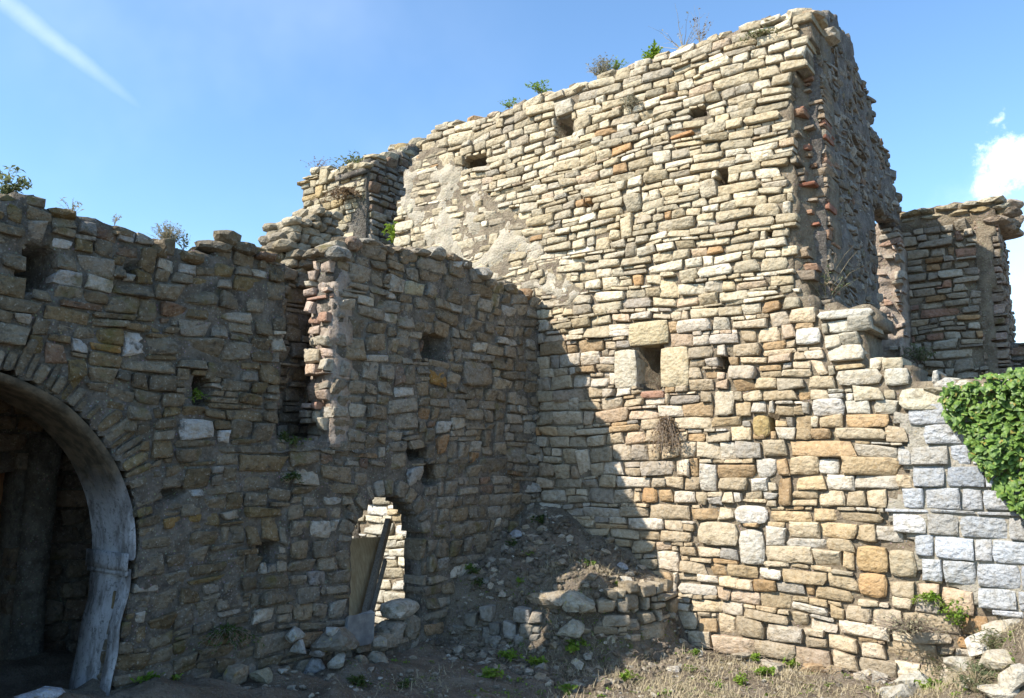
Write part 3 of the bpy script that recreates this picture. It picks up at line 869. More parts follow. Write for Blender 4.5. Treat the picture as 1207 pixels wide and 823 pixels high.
# recolour the stones nearest these marks so that pale and rusty blocks sit where the photograph has them
for q, c in pale_px:
    a = apx(*q); m = ((a[0]+a[2])/2, (a[1]+a[3])/2)
    s = min(sf3, key=lambda t: (t['uv'][0]-m[0])**2+(t['uv'][1]-m[1])**2+0.02*((t['s'][0]-(a[2]-a[0]))**2+(t['s'][1]-(a[3]-a[1]))**2)*4)
    s['c'] = tuple(k*.92 for k in c)
def voussoirs(cy, cz, rad, ring, n, r, pal, squash=1.0, a0=0.03, a1=math.pi-0.03, deep=0.4):
    out = []; ang = [a0]
    ws = [r.uniform(0.6, 1.5) for _ in range(n)]; tot = sum(ws)
    for w in ws: ang.append(ang[-1]+(a1-a0)*w/tot)
    for k in range(n):
        b0, b1 = ang[k]+0.008/rad, ang[k+1]-0.008/rad
        ro = rad+ring*r.uniform(0.5, 1.12)
        f = lambda a, q: (cy+q*math.cos(a), cz+q*math.sin(a)*squash)
        quad = [f(b0, rad+0.012), f(b0, ro), f(b1, ro), f(b1, rad+0.012)]
        pr = r.uniform(-0.012, 0.02) if rad > 1 else r.uniform(0, .035)
        vs, fs, sm = stone_geo(F_ARCH, quad, pr, deep, r, 1.0, r.uniform(4, 8))
        out.append(dict(v=vs, f=fs, sm=sm, c=pick(pal, r), a=300, n='arch_stone'))
    return out
va = voussoirs(CY, SZ, AR+0.055, RING, 60, r3, P_ARCH, deep=0.3)
vd = voussoirs(DY, DZ, DR, DRING, 13, r3, P_MID, 0.95, 0.1, math.pi-0.1, 0.24)
in_arch = lambda s: inpoly(arch_poly, *s['uv'])
emit(arch_thing, [s for s in sf3 if in_arch(s)], M['stone_grimy_shaded'], limit=300)
emit(arch_thing, va, M['stone_grimy_shaded'], rest='small_arch_stones', min_area=0)
emit(mid_thing, [s for s in sf3 if not in_arch(s)], M['stone_grimy_shaded'], limit=280)
emit(mid_thing, vd, M['stone_grimy_shaded'], min_area=0)
def core_face(u, v):
    n = nz(Vector((u*3.1, v*3.1, 5)))*0.5+nz(Vector((u*9, v*9, 6)))*0.5
    return -0.012+0.052*n+0.022*nz(Vector((u*0.8, v*0.8, 8)))
cd = rect_depth(face_holes, core_face)
core('mortar_bed', F_ARCH, arch_poly, lambda u, v: 0.56-0.42*sstep(3.8, 4.35, u)*sstep(CHZ-.35, CHZ, v), cd, M['mortar_grimy_shaded'], arch_thing, 0.065, [[(CY+(y-CY)*1.05, SZ+(z-SZ)*1.04 if z > SZ else z) for y, z in arch_hole]])
core('mortar_bed', F_ARCH, mid_poly, lambda u, v: 0.27+0.29*max(sstep(2.1, 2.4, v)*sstep(5.6, 5.8, u), sstep(7.0, 7.3, u)), cd, M['mortar_grimy_shaded'], mid_thing, 0.065, [door_hole])
for k, (ya, yb, za, zb_) in enumerate([(6.34, 6.62, .40, .66), (6.60, 6.86, .38, .70), (6.42, 6.84, .66, .86)]):
    vs, fs = rock_geo((XM-.14, (ya+yb)/2, (za+zb_)/2), .15, (yb-ya)/2, (zb_-za)/2, r3, Matrix.Rotation(r3.gauss(0, .08), 3, 'Z'), 2, .85)
    mesh('threshold_stone', vs, fs, M['stone_grimy_shaded'], mid_thing, cols=pick(P_MID, r3), smooth=False)
# plastered soffit of the big arch with its impost and splayed jamb
pv, pf = [], []
prof = [(CY+AR*math.cos(a), SZ+AR*math.sin(a)) for a in np.linspace(math.pi, 0, 60)]+[(3.45, z) for z in np.linspace(SZ-0.02, 1.62, 2)]
segx = [0.002, 0.006, -0.14, -0.29, -0.43, -0.585]
for (y, z) in prof:
    for k, xx in enumerate(segx):
        lip = 0.055 if k == 0 else 0.0
        wob = 0.012*nz(Vector((y*3, z*3, xx*5)))
        dy, dz = (y-CY)/AR, (z-SZ)/AR
        pv.append((XM+xx, y+dy*(lip+wob-0.015), z+dz*(lip+wob-0.015)))
ns = len(segx)
for i in range(len(prof)-1):
    for k in range(ns-1): pf.append((i*ns+k, i*ns+k+1, (i+1)*ns+k+1, (i+1)*ns+k))
mesh('plaster_soffit', pv, pf, M['plaster'], arch_thing)
def jamb(name, y_of, z0, z1, x0, x1, n, wobble, out=0.0):
    v, f = [], []
    for i in range(n+1):
        z = z0+(z1-z0)*i/n
        for k, xx in enumerate((x0+0.0, x0-0.0, x0-0.13, x0-0.2, x0-0.27, x1, x1)):
            y = y_of(z)-out+wobble*nz(Vector((z*4, xx*6, 3)))
            if k == 3: y += 0.05 if out == 0 else 0
            if k == 0 or k == 6: y += 0.02
            v.append((XM+xx, y, z))
    for i in range(n):
        for k in range(6): f.append((i*7+k, i*7+k+1, (i+1)*7+k+1, (i+1)*7+k))
    f.append(tuple(range(6, -1, -1))); f.append(tuple(n*7+k for k in range(7)))
    return mesh(name, v, f, M['plaster'], arch_thing)
jy = lambda z: 3.31+0.14*min(1.0, max(0.0, (z-.4)/1.1))
jamb('plaster_jamb', jy, 0.35, SZ-0.09, 0.005, -0.57, 18, 0.03)
jamb('impost_moulding', lambda z: 3.47, SZ-0.10, SZ+0.035, 0.015, -0.62, 3, 0.012, 0.055)
jamb('impost_fillet', lambda z: 3.455, SZ-0.14, SZ-0.102, 0.008, -0.60, 2, 0.01, 0.03)

# broken chase: back and sunlit end of the doorway wall
XC = XM-0.72
F_CH = Frame((XC, 0, 0), (0, 1, 0), (1, 0, 0))
r4 = random.Random(51)
ch_poly = [(5.12, CHZ-0.3), (6.7, CHZ-0.3), (6.6, 4.62), (6.0, 4.66), (5.66, 4.5), (5.2, 4.42), (4.95, 4.3), (4.95, 3.4)]
core('chase_back', F_CH, ch_poly, 0.3, lambda u, v: 0.06*fbm(u*3, v*3, 2), M['mortar_grimy_shaded'], mid_thing, 0.06)
emit(mid_thing, lay(F_CH, pack(5.2, 6.7, CHZ-.3, 4.7, lambda u, v: (.22, .12), r4), lambda u, v: inpoly(ch_poly, u, v), lambda u, v: (u, v), r4, P_MID, 0.05, 0.02, 0.1), M['stone_grimy_shaded'], 'chase_stone', 'chase_rubble')
slab_v, slab_f = box_geo((XM-0.5, (CH0+CH1)/2+.25, CHZ-0.45), 1.0, CH1-CH0+1.2, 0.9)
F_END = Frame((0, CH1, 0), (1, 0, 0), (0, -1, 0))
et = mid_top[0][1]
end_poly = [(XM-0.4, CHZ-0.05), (XM-0.02, CHZ-0.05), (XM-0.02, et-0.02), (XM-0.2, et+0.02), (XM-0.4, et-0.08)]
core('broken_end', F_END, end_poly, 0.2, lambda u, v: 0.02+0.09*fbm(u*2.6, v*2.6, 4)+0.02*nz(Vector((u*9, v*9, 1))), M['mortar_pink'], mid_thing, 0.05)
emit(mid_thing, lay(F_END, pack(XM-.4, XM+0.02, CHZ-.05, et+.05, lambda u, v: (.2, .13), r4), lambda u, v: True, warped(2.2, 0.05), r4,
     [(3, (.40, .36, .28)), (2, (.42, .33, .27)), (2, (.34, .30, .24)), (0.8, (.36, .22, .16))], 0.07, 0.02, 0.2), M['stone'], 'end_stone', 'end_rubble', min_area=30)
# ledge of earth at the foot of the chase
lv, lf = [], []
for i in range(12):
    for j in range(6):
        y, x = CH0-.1+(CH1-CH0+.5)*i/11, XM-1.0+1.04*j/5
        lv.append((x, y, CHZ+0.10-0.18*(j/5)**2+0.04*nz(Vector((x*6, y*6, 0)))))
for i in range(11):
    for j in range(5): lf.append((i*6+j, (i+1)*6+j, (i+1)*6+j+1, i*6+j+1))
mesh('earth_ledge', lv, lf, M['soil'], mid_thing)
# jutting stump of masonry left standing above the chase
st5 = []
r5 = random.Random(61)
zb = 4.33
rows = [(5.46, 6.02), (5.52, 6.12), (5.46, 6.22), (5.40, 6.26), (5.33, 6.2), (5.36, 6.24), (5.44, 6.22), (5.42, 6.12), (5.62, 6.02), (5.70, 5.98)]
z = zb-.06
for (a, b) in rows:
    h = r5.uniform(.075, .105)
    for x in (XC-0.02, XC-0.20, XC-0.38):
        y = a+r5.uniform(-.05, .06)
        while y < b:
            w = r5.uniform(.1, .24)
            vs, fs = rock_geo((x+r5.uniform(-.05, .05), y+w/2, z+h/2), .11, w/2, h*.58, r5, Matrix.Rotation(r5.gauss(0, .22), 3, 'Z'), 2, .85)
            st5.append(dict(v=vs, f=fs, c=pick([(3, (.31, .27, .20)), (2, (.23, .20, .155)), (1.4, (.40, .36, .28))], r5), a=200)); y += w*0.98
    z += h*0.96
emit(mid_thing, st5, M['stone'], 'stump_stone', min_area=0)

# ------------------------------------------------------------------ copings: loose flat stones bedded along the wall tops
def coping(parent, fr, top, thick, r, pal, mat, size=(.22, .08), rows=3, lift=0.0):
    g = Geo()
    for (a, b) in zip(top[:-1], top[1:]):
        L = math.hypot(b[0]-a[0], b[1]-a[1])
        if abs(b[0]-a[0]) < 0.03: continue
        n = max(1, int(L/size[0]))
        for k in range(n):
            t = (k+0.5)/n; u, v = a[0]+(b[0]-a[0])*t, a[1]+(b[1]-a[1])*t
            for q in range(rows):
                w = -thick*(q+0.45)/rows
                p = fr.p(u+r.uniform(-.05, .05), v+lift+r.uniform(-.06, .03), w+r.uniform(-.05, .05))
                vs, fs = rock_geo(p, size[0]*r.uniform(.4, .75), size[0]*r.uniform(.4, .75), size[1]*r.uniform(.5, 1.0), r, Matrix.Rotation(r.gauss(0, .3)+(math.pi/2 if abs(fr.u.y) > .5 else 0), 3, 'Z'), 2, .75)
                g.add(vs, fs, pick(pal, r))
    g.build('loose_coping', mat, parent, kind='stuff', origin=parent.location, smooth=g.sm)
r6 = random.Random(71)
coping(main_thing, F_MAIN, MT[5:], 0.8, r6, P_UP, M['stone'])
coping(main_thing, F_MAIN, LR, 0.5, r6, P_CREAM, M['stone'], lift=-0.05)
coping(arch_thing, F_ARCH, arch_top[9:], 0.1, r6, P_ARCH, M['stone_grimy_shaded'], (.2, .075), 1)
coping(arch_thing, F_ARCH, arch_top[1:10], 0.55, r6, P_ARCH, M['stone_grimy_shaded'], (.2, .075))
coping(mid_thing, F_ARCH, mid_top, 0.3, r6, P_MID, M['stone_grimy_shaded'], (.2, .08))

# ------------------------------------------------------------------ return wall at the right end
ret_thing = thing('return_wall', 'dark shaded wall running back from the broken end of the tall wall', 'stone wall', (XR-0.4, 11.2, 3.0))
F_RET = Frame((XR, 0, 0), (0, 1, 0), (1, 0, 0))
ret_top = [onX(*p, XR) for p in [(968, 22), (985, 16), (988, 35), (1000, 43), (1008, 66), (1015, 88), (1027, 128), (1026, 150), (1042, 174), (1050, 214), (1057, 238), (1060, 252)]]
ret_top = [(D+0.3, onY(964, 26, D+0.3)[1])]+[p for p in ret_top if p[0] > D+0.4]
YG, ZL = onX(1035, 340, XR)[0], onX(1045, 256, XR)[1]
ret_poly = [(D+0.3, 2.6), (D+0.3, ret_top[0][1])]+ret_top+[(ret_top[-1][0]+0.05, ZL), (YG+.2, ZL+.05), (YG, ZL-.15), (YG-.02, 2.6)]
r7 = random.Random(81)
cr = lambda u, v: 0.008+0.055*fbm(u*2.1, v*2.1, 12, 5)+0.022*nz(Vector((u*10, v*10, 0)))
core('rough_face', F_RET, ret_poly, lambda u, v: 0.8-0.58*sstep(YG-.25, YG+.05, u)*sstep(ZL-.5, ZL-.2, v), cr, M['mortar_return'], ret_thing, 0.06)
rr = pack(D+.3, 13.6, 2.6, 7.7, lambda u, v: (.22, .10), r7, None, 0.2, 0.2)
sr = lay(F_RET, rr, lambda u, v: inpoly(ret_poly, u, v), warped(8.8, 0.12), r7, P_SHADESIDE, lambda u, v: 0.017+0.032*nz(Vector((u*1.3, v*1.3, 7))), 0.02, 0.12, 1.5, None, None, .025)
emit(ret_thing, sr, M['stone_grimy_shaded'], limit=300, min_area=30)
coping(ret_thing, F_RET, ret_top[-4:], 0.16, r7, P_SHADESIDE, M['stone_grimy_shaded'], (.2, .1), 1)
coping(ret_thing, F_RET, ret_top[:-3], 0.75, r7, P_SHADESIDE, M['stone_grimy_shaded'], (.2, .1))
# its thick far end stands out into the sun
YE = 13.35
F_STUB = Frame((0, YE, 0), (1, 0, 0), (0, -1, 0))
sx0, sx1 = XR-0.75, onY(1064, 330, YE)[0]
stub_poly = [(sx0, 2.7), (sx1+0.06, 2.7), (sx1+0.03, 3.6), (sx1, 4.4), (sx1-0.04, onY(1062, 262, YE)[1]), (sx0, onY(1040, 262, YE)[1])]
core('broken_stub', F_STUB, stub_poly, 0.5, lambda u, v: 0.14*fbm(u*2.6, v*2.6, 4, 5)+0.03*nz(Vector((u*9, v*9, 1))), M['mortar_pink'], ret_thing, 0.05)
emit(ret_thing, lay(F_STUB, pack(sx0, sx1+.05, 2.7, stub_poly[-1][1], lambda u, v: (.15, .11), r7), lambda u, v: r7.random() < .55, warped(2.2, 0.07), r7,
     [(3, (.40, .36, .30)), (2, (.42, .34, .29)), (1, (.38, .26, .21))], 0.05, 0.03, 0.2), M['stone'], 'stub_stone', 'stub_rubble', min_area=20)

# ------------------------------------------------------------------ far broken wall
far_thing = thing('far_wall', 'broken wall fragment with projecting cornice standing behind the low wall', 'stone wall', (-2.0, YB+0.4, 3.0))
F_FAR = Frame((0, YB, 0), (1, 0, 0), (0, -1, 0))
far_px = [(1050, 470), (1050, 258), (1066, 250), (1090, 244), (1120, 240), (1150, 237), (1172, 235), (1172, 300), (1171, 400), (1178, 470)]
far_poly = [onY(*p, YB) for p in far_px]
r8 = random.Random(91)
rf = pack(far_poly[0][0]-.1, far_poly[-1][0]+.1, far_poly[0][1], far_poly[6][1], lambda u, v: (.24, .115), r8, lambda: r8.uniform(.09, .15), .6)
strip0 = onY(1156, 330, YB)[0]
sfz = lay(F_FAR, rf, lambda u, v: inpoly(far_poly, u, v) and u < strip0 and v < onY(1100, 268, YB)[1], warped(3.9, 0.05), r8, P_FAR, 0.035, 0.022, 0.15)
emit(far_thing, sfz, M['stone'], min_area=30)
core('mortar_bed', F_FAR, far_poly, 1.0, lambda u, v: -0.03+0.03*nz(Vector((u*5, v*5, 2)))+(0.045 if (u > strip0 or v > onY(1100, 268, YB)[1]) else 0), M['mortar'], far_thing, 0.06)
# cornice and side
xr = far_poly[6][0]; ztop = far_poly[6][1]
g = Geo()
F_SIDE = Frame((xr, YB, 0), (0, 1, 0), (1, 0, 0))
rs = pack(0.0, 1.25, far_poly[0][1], ztop-.1, lambda u, v: (.2, .11), r8)
ss = lay(F_SIDE, rs, lambda u, v: True, warped(5.5, 0.05), r8, [(3, (.25, .20, .16)), (2, (.30, .22, .18)), (2, (.22, .19, .16))], 0.02, 0.02, 0.3)
emit(far_thing, ss, M['stone_grimy_shaded'], 'side_stone', 'side_rubble', min_area=30)
x = far_poly[2][0]-0.2
st8 = []
for row in range(2):
    xx = far_poly[2][0]-0.1
    while xx < xr+0.05:
        w = r8.uniform(.22, .42)
        vs, fs = rock_geo((xx+w/2, YB-0.02-0.05*row+0.25, ztop-0.13+0.11*row), w*.5, .30, .06, r8, Matrix.Rotation(r8.gauss(0, .1), 3, 'Z'), 2, .8)
        st8.append(dict(v=vs, f=fs, c=pick(P_PIER, r8), a=100)); xx += w*.9
for k in range(12):
    vs, fs = rock_geo((xr+r8.uniform(-.02, .12+.03*(k % 3)), YB+r8.uniform(0.05, 1.2), ztop-0.32+0.12*(k % 3)), .18, .2, .075, r8, None, 2, .7)
    st8.append(dict(v=vs, f=fs, c=pick([(2, (.30, .24, .19)), (1, (.34, .28, .22))], r8), a=100))
emit(far_thing, st8, M['stone_grimy_shaded'], 'cornice_stone', min_area=0)
# low spur right of the fragment
spur = [onY(1172, 470, YB+.6), onY(1172, 408, YB+.6), onY(1200, 405, YB+.6), onY(1300, 402, YB+.6), onY(1300, 470, YB+.6)]
F_SPUR = Frame((0, YB+.6, 0), (1, 0, 0), (0, -1, 0))
core('spur_bed', F_SPUR, spur, .5, lambda u, v: -.02+.03*nz(Vector((u*5, v*5, 2))), M['mortar_grimy_shaded'], far_thing, .07)
emit(far_thing, lay(F_SPUR, pack(spur[0][0], spur[2][0]+.6, spur[0][1], spur[1][1], lambda u, v: (.24, .12), r8), lambda u, v: inpoly(spur, u, v), warped(1, .03), r8, P_SHADESIDE, .03, .02), M['stone_grimy_shaded'], 'spur_stone', 'spur_rubble')

# ------------------------------------------------------------------ corner pier rising behind the doorway wall
pier_thing = thing('corner_pier', 'ragged sunlit pier rising behind the doorway wall with bushes on top', 'stone wall', (-10.6, D+0.6, 0.5))
pier_px = [(353, 262), (356, 222), (360, 207), (378, 202), (398, 199), (420, 200), (432, 205), (431, 225), (424, 235), (420, 250), (417, 268), (415, 290)]
pier_poly = [onY(*p) for p in pier_px]
pl, prx = pier_poly[0][0], pier_poly[-1][0]
pier_full = [(pl-.1, -0.3)]+pier_poly+[(XP-0.02, pier_poly[-1][1]-.1), (XP-0.02, -0.3)]
r9 = random.Random(101)
rp = courses(pl-.2, XP-0.02, -0.3, 7.6, lambda u, v: (.27, .135), r9)
sp_ = lay(F_MAIN, rp, lambda u, v: inpoly(pier_full, u, v), warped(7.2, .05), r9, lambda u, v: P_PIER if v > 3 else P_CREAM, .03, .02, .3)
emit(pier_thing, sp_, M['stone'])
core('mortar_bed', F_MAIN, pier_full, 0.75, lambda u, v: -.03+.025*nz(Vector((u*4, v*4, 2))), M['mortar'], pier_thing, .07)
F_PS = Frame((XP, 0, 0), (0, 1, 0), (1, 0, 0))
ps_top = [onX(*p, XP) for p in [(430, 200), (440, 186), (456, 188), (472, 181), (487, 172), (500, 164)]]
ps_poly = [(D+0.03, 0.3), (D+0.03, ps_top[0][1])]+ps_top+[(ps_top[-1][0]+1.0, ps_top[-1][1]+.1), (ps_top[-1][0]+1.0, 0.3)]
rq = pack(D+.03, ps_poly[-1][0], 3.6, 8.6, lambda u, v: (.26, .13), r9, lambda: r9.uniform(.1, .17), .5)
emit(pier_thing, lay(F_PS, rq, lambda u, v: inpoly(ps_poly, u, v), warped(9.9, .05), r9, P_SHADESIDE, .035, .022, .2), M['stone_grimy_shaded'], 'side_stone', 'side_rubble', min_area=20)
core('side_bed', F_PS, ps_poly, .75, lambda u, v: -.03+.025*nz(Vector((u*4, v*4, 2))), M['mortar_grimy_shaded'], pier_thing, .08)
coping(pier_thing, F_MAIN, pier_poly[1:7], .7, r9, P_PIER, M['stone'])
coping(pier_thing, F_PS, ps_top, .7, r9, P_PIER, M['stone'], (.25, .1))

# ------------------------------------------------------------------ vaulted room behind the big arch
room = thing('vaulted_room', 'dark room with a stone back wall seen through the large arch', 'room', (-8.4, 2.0, 0.6))
XBK = -8.8
F_BK = Frame((XBK, 0, 0), (0, 1, 0), (1, 0, 0))
bk_poly = [(3.62, 0.3), (5.0, 0.3), (5.0, 3.5), (-1.5, 3.5), (-1.5, 0.3), (2.7, 0.3), (2.7, 2.3), (3.62, 2.3)]
r10 = random.Random(111)
core('back_wall', F_BK, bk_poly, .5, lambda u, v: -.03+.03*nz(Vector((u*4, v*4, 2))), M['mortar_grimy_shaded'], room, .08)
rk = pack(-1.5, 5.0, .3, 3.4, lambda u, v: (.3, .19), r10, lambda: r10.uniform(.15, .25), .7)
emit(room, lay(F_BK, rk, lambda u, v: inpoly(bk_poly, u, v), warped(3, .04), r10, [(3, (.18, .13, .095)), (2, (.22, .18, .14)), (2, (.15, .12, .10))], .03, .02), M['stone_grimy_shaded'])
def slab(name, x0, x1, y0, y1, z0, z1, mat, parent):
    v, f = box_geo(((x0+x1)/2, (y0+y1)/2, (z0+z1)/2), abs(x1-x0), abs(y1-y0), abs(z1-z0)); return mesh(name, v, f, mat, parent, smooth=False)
slab('roof_vault', XBK-.45, XM-0.57, -2.0, 4.95, 3.5, 3.75, M['mortar_grimy_shaded'], room)
slab('left_wall', XBK-.45, XM-0.57, -2.25, -2.0, 0.3, 3.75, M['mortar_grimy_shaded'], room)
slab('right_wall', XBK-.45, XM-0.57, 4.75, 4.95, 0.3, 3.48, M['mortar_grimy_shaded'], room)
# pilaster and brown boarded door beside it
v, f = [], []
for i in range(16):
    z = 0.4+2.2*i/15
    for k in range(8):
        a = k/8*math.tau; e = 0.02*nz(Vector((k*1.3, z*3, 0)))+(0.03 if i < 2 else 0)
        v.append((XBK+0.16+(0.15+e)*math.cos(a), 3.78+(0.15+e)*math.sin(a)-0.05*(1-i/15), z))
for i in range(15):
    for k in range(8): f.append((i*8+k, i*8+(k+1) % 8, (i+1)*8+(k+1) % 8, (i+1)*8+k))
f.append(tuple(range(120, 128)))
mesh('pilaster', v, f, M['mortar_grimy_shaded'], room)
for k in range(6):
    slab('door_board', XBK-0.42-.004*(k % 2), XBK-0.38-.004*(k % 2), 2.62+.175*k, 2.79+.175*k, 0.62, 2.33, M['door'], room)

# ------------------------------------------------------------------ doorway: board, timbers, slab and step stones
bd = thing('leaning_board', 'brown rough board leaning inside the small doorway', 'board', (XM-0.75, 5.75, 0.6))
p0, p1, p2, p3 = onX(418, 722, XM-.55), onX(428, 725, XM-.55), onX(452, 632, XM-.7), onX(420, 628, XM-.7)
v, f = [], []
bl = [((XM-.60), 6.15, 0.62), ((XM-.60), 6.50, 0.62), ((XM-.80), 6.99, 1.47), ((XM-.80), 6.40, 1.49)]
for off in (0, -0.035):
    for p in bl: v.append((p[0]+off, p[1], p[2]))
mesh('board_panel', v, [(0, 1, 2, 3), (7, 6, 5, 4), (0, 4, 5, 1), (1, 5, 6, 2), (2, 6, 7, 3), (3, 7, 4, 0)], M['board'], bd, smooth=False)
def beam(name, a, b, w, t, mat, label, cat, group=None):
    a, b = Vector(a), Vector(b); d = (b-a); q = d.to_track_quat('Z', 'Y').to_matrix()
    v, f = box_geo((a+b)/2, w, t, d.length, q)
    return tag(mesh(name, v, f, mat, smooth=False), label, cat, group)
beam('timber', (XM-.49, 6.42, 0.62), (XM-.78, 7.07, 1.66), .06, .09, M['timber'], 'longer weathered timber leaning against the board in the doorway', 'timber', 'timbers leaning in the doorway')
beam('timber', (XM-.46, 6.50, 0.66), (XM-.62, 6.87, 1.22), .035, .05, M['timber'], 'thin shorter lath leaning beside the longer timber in the doorway', 'timber', 'timbers leaning in the doorway')
# ------------------------------------------------------------------ loose stones
r12 = random.Random(131)
def at_ground(px, py):
    d = ray(px, py).normalized(); t = 4.0
    while t < 25:
        p = EYE+d*t
        if p.x < XM+0.03: p.x = XM+0.03; break
        if p.y > D-0.03: p.y = D-0.03; break
        if p.z < gz(p.x, p.y): break
        t += 0.02
    return p.x, p.y, gz(p.x, p.y)
def loose(px, py, wpx, hpx, col, label, mat='rock', name='fallen_stone', group='loose stones on the ground', pos=None, flat=0.6):
    x, y, z = pos or at_ground(px, py)
    d = (Vector((x, y, z))-EYE).length/FPX
    sx, sz = wpx*d/2, hpx*d/2
    ang = Vector((RGT.x, RGT.y, 0)).to_track_quat('X', 'Z').to_matrix()
    vs, fs = rock_geo((x, y, z+sz*0.42), sx, sx*flat+0.04, sz, r12, ang, 2)
    o = mesh(name, vs, fs, M[mat], cols=col, smooth=False)
    return tag(o, label, 'stone', group)
A = dict(name='fallen_stone')
def onwall(px, py, out=0.15):
    y, z = onX(px, py, XM+out); return (XM+out, y, z)
loose(275, 800, 38, 36, (.36, .31, .24), 'angular tan stone lying at the foot of the arched wall')
loose(310, 802, 30, 16, (.28, .27, .20), 'flat greenish stone beside the angular tan stone')
loose(368, 795, 34, 24, (.40, .41, .43), 'rounded bluish white stone under the doorway step')
loose(399, 783, 22, 20, (.38, .36, .31), 'small squarish stone right of the rounded bluish white stone')
loose(0, 0, 60, 26, (.20, .18, .15), 'long dark block forming the step below the grey slab', pos=onwall(396, 764, .22))
loose(0, 0, 22, 17, (.44, .43, .40), 'pale lump resting on the long dark step block', pos=onwall(392, 748, .2))
loose(0, 0, 24, 20, (.30, .27, .22), 'brown stone at the right end of the doorway step', pos=onwall(448, 764, .25))
loose(0, 0, 26, 22, (.26, .24, .20), 'dark stone supporting the right end of the step', pos=onwall(446, 785, .28))
loose(0, 0, 24, 18, (.24, .22, .19), 'dark stone under the middle of the step', pos=onwall(424, 783, .28))
loose(0, 0, 22, 16, (.34, .34, .35), 'grey stone behind the rounded bluish white stone', pos=onwall(376, 772, .14))
loose(0, 0, 20, 18, (.40, .40, .39), 'pale stone low on the wall left of the step', pos=onwall(352, 768, .1))
loose(0, 0, 24, 18, (.36, .36, .33), 'greyish stone bulging from the wall left of the slab', pos=onwall(345, 752, .08))
loose(60, 806, 34, 9, (.42, .45, .50), 'flat bluish paving fragment on the floor before the arch', flat=.9)
loose(38, 809, 26, 7, (.42, .45, .50), 'pale flat fragment nearer the frame edge before the arch', flat=.9)
loose(0, 0, 30, 12, (.62, .60, .55), 'bright sunlit white stone seen at the back of the dark room', pos=(-9.55, 3.5, 0.5))
ss_ = thing('stone_slab', 'dark grey slab standing upright across the doorway foot', 'slab', (XM+.05, 5.87, .55))
v, f = box_geo((XM+.05, 5.87, .69), .06, .36, .29, None, .02)
mesh('slab_panel', v, f, M['slab'], ss_, smooth=False)
# big boulders of the walled heap
loose(650, 712, 56, 26, (.36, .31, .24), 'large sunlit boulder jutting from the earth heap', flat=.8)
loose(683, 720, 44, 26, (.42, .38, .30), 'flat projecting stone right of the large sunlit boulder', flat=.8)
loose(672, 752, 34, 24, (.40, .37, .30), 'slanting pale stone low on the front of the earth heap')
loose(738, 698, 22, 22, (.50, .47, .40), 'pale standing stone on the right shoulder of the earth heap')
loose(725, 715, 22, 16, (.42, .38, .31), 'small tan stone below the pale standing stone')
loose(610, 634, 16, 10, (.34, .35, .37), 'small grey stone high on the shaded earth heap')
loose(735, 670, 14, 8, (.36, .36, .37), 'small flat stone near the crest of the earth heap')
loose(585, 760, 20, 12, (.26, .25, .23), 'shaded stone left of the heap foot')
loose(611, 759, 18, 11, (.30, .29, .27), 'shaded rounded stone at the foot of the heap wall')
# fallen stones along the tall wall and the bank at the right
bank = [((1075, 800, 54, 26), (.44, .44, .40), 'long pale grey block lying before the squared wall'), ((1060, 820, 46, 20), (.38, .37, .33), 'grey block at the lower frame edge beside the weeds'),
        ((1160, 768, 44, 26), (.60, .58, .54), 'bright white block at the foot of the stone bank'), ((1190, 742, 50, 30), (.44, .40, .33), 'lichened slab high on the stone bank'),
        ((1203, 720, 34, 26), (.40, .38, .33), 'grey stone at the top of the stone bank'), ((1178, 785, 44, 26), (.46, .42, .34), 'tan slab leaning in the middle of the stone bank'),
        ((1196, 808, 46, 30), (.52, .49, .42), 'cream block low on the stone bank at the frame edge'), ((1150, 752, 30, 16), (.42, .38, .30), 'flat tan stone beside the bright white block'),
        ((1120, 745, 38, 22), (.46, .41, .34), 'pinkish stone against the wall foot below the squared blocks'), ((1180, 822, 40, 18), (.50, .46, .38), 'half buried cream stone at the bottom of the bank'),
        ((1015, 776, 26, 16), (.44, .40, .34), 'white grey rounded stone below the wall foot'), ((985, 772, 22, 14), (.36, .28, .19), 'brown stone below the wall foot'),
        ((915, 790, 36, 14), (.40, .37, .31), 'flat stone half buried in the dry grass'), ((960, 778, 30, 18), (.36, .25, .15), 'reddish tumbled stone at the wall foot'),
        ((1040, 790, 24, 14), (.40, .38, .34), 'small grey stone left of the long pale block'), ((870, 762, 30, 14), (.34, .30, .24), 'dark flat stone wedged under the wall'),
        ((795, 792, 14, 9), (.46, .43, .38), 'little pale stone in the sunny dry grass'), ((1135, 790, 30, 18), (.44, .42, .36), 'pale stone among the weeds left of the bank'),
        ((1168, 730, 26, 20), (.43, .40, .33), 'weathered stone wedged between bank and squared wall'), ((1143, 812, 22, 14), (.48, .45, .38), 'small cream stone beside the lower weeds')]
for q, c, l in bank: loose(*q, c, l)

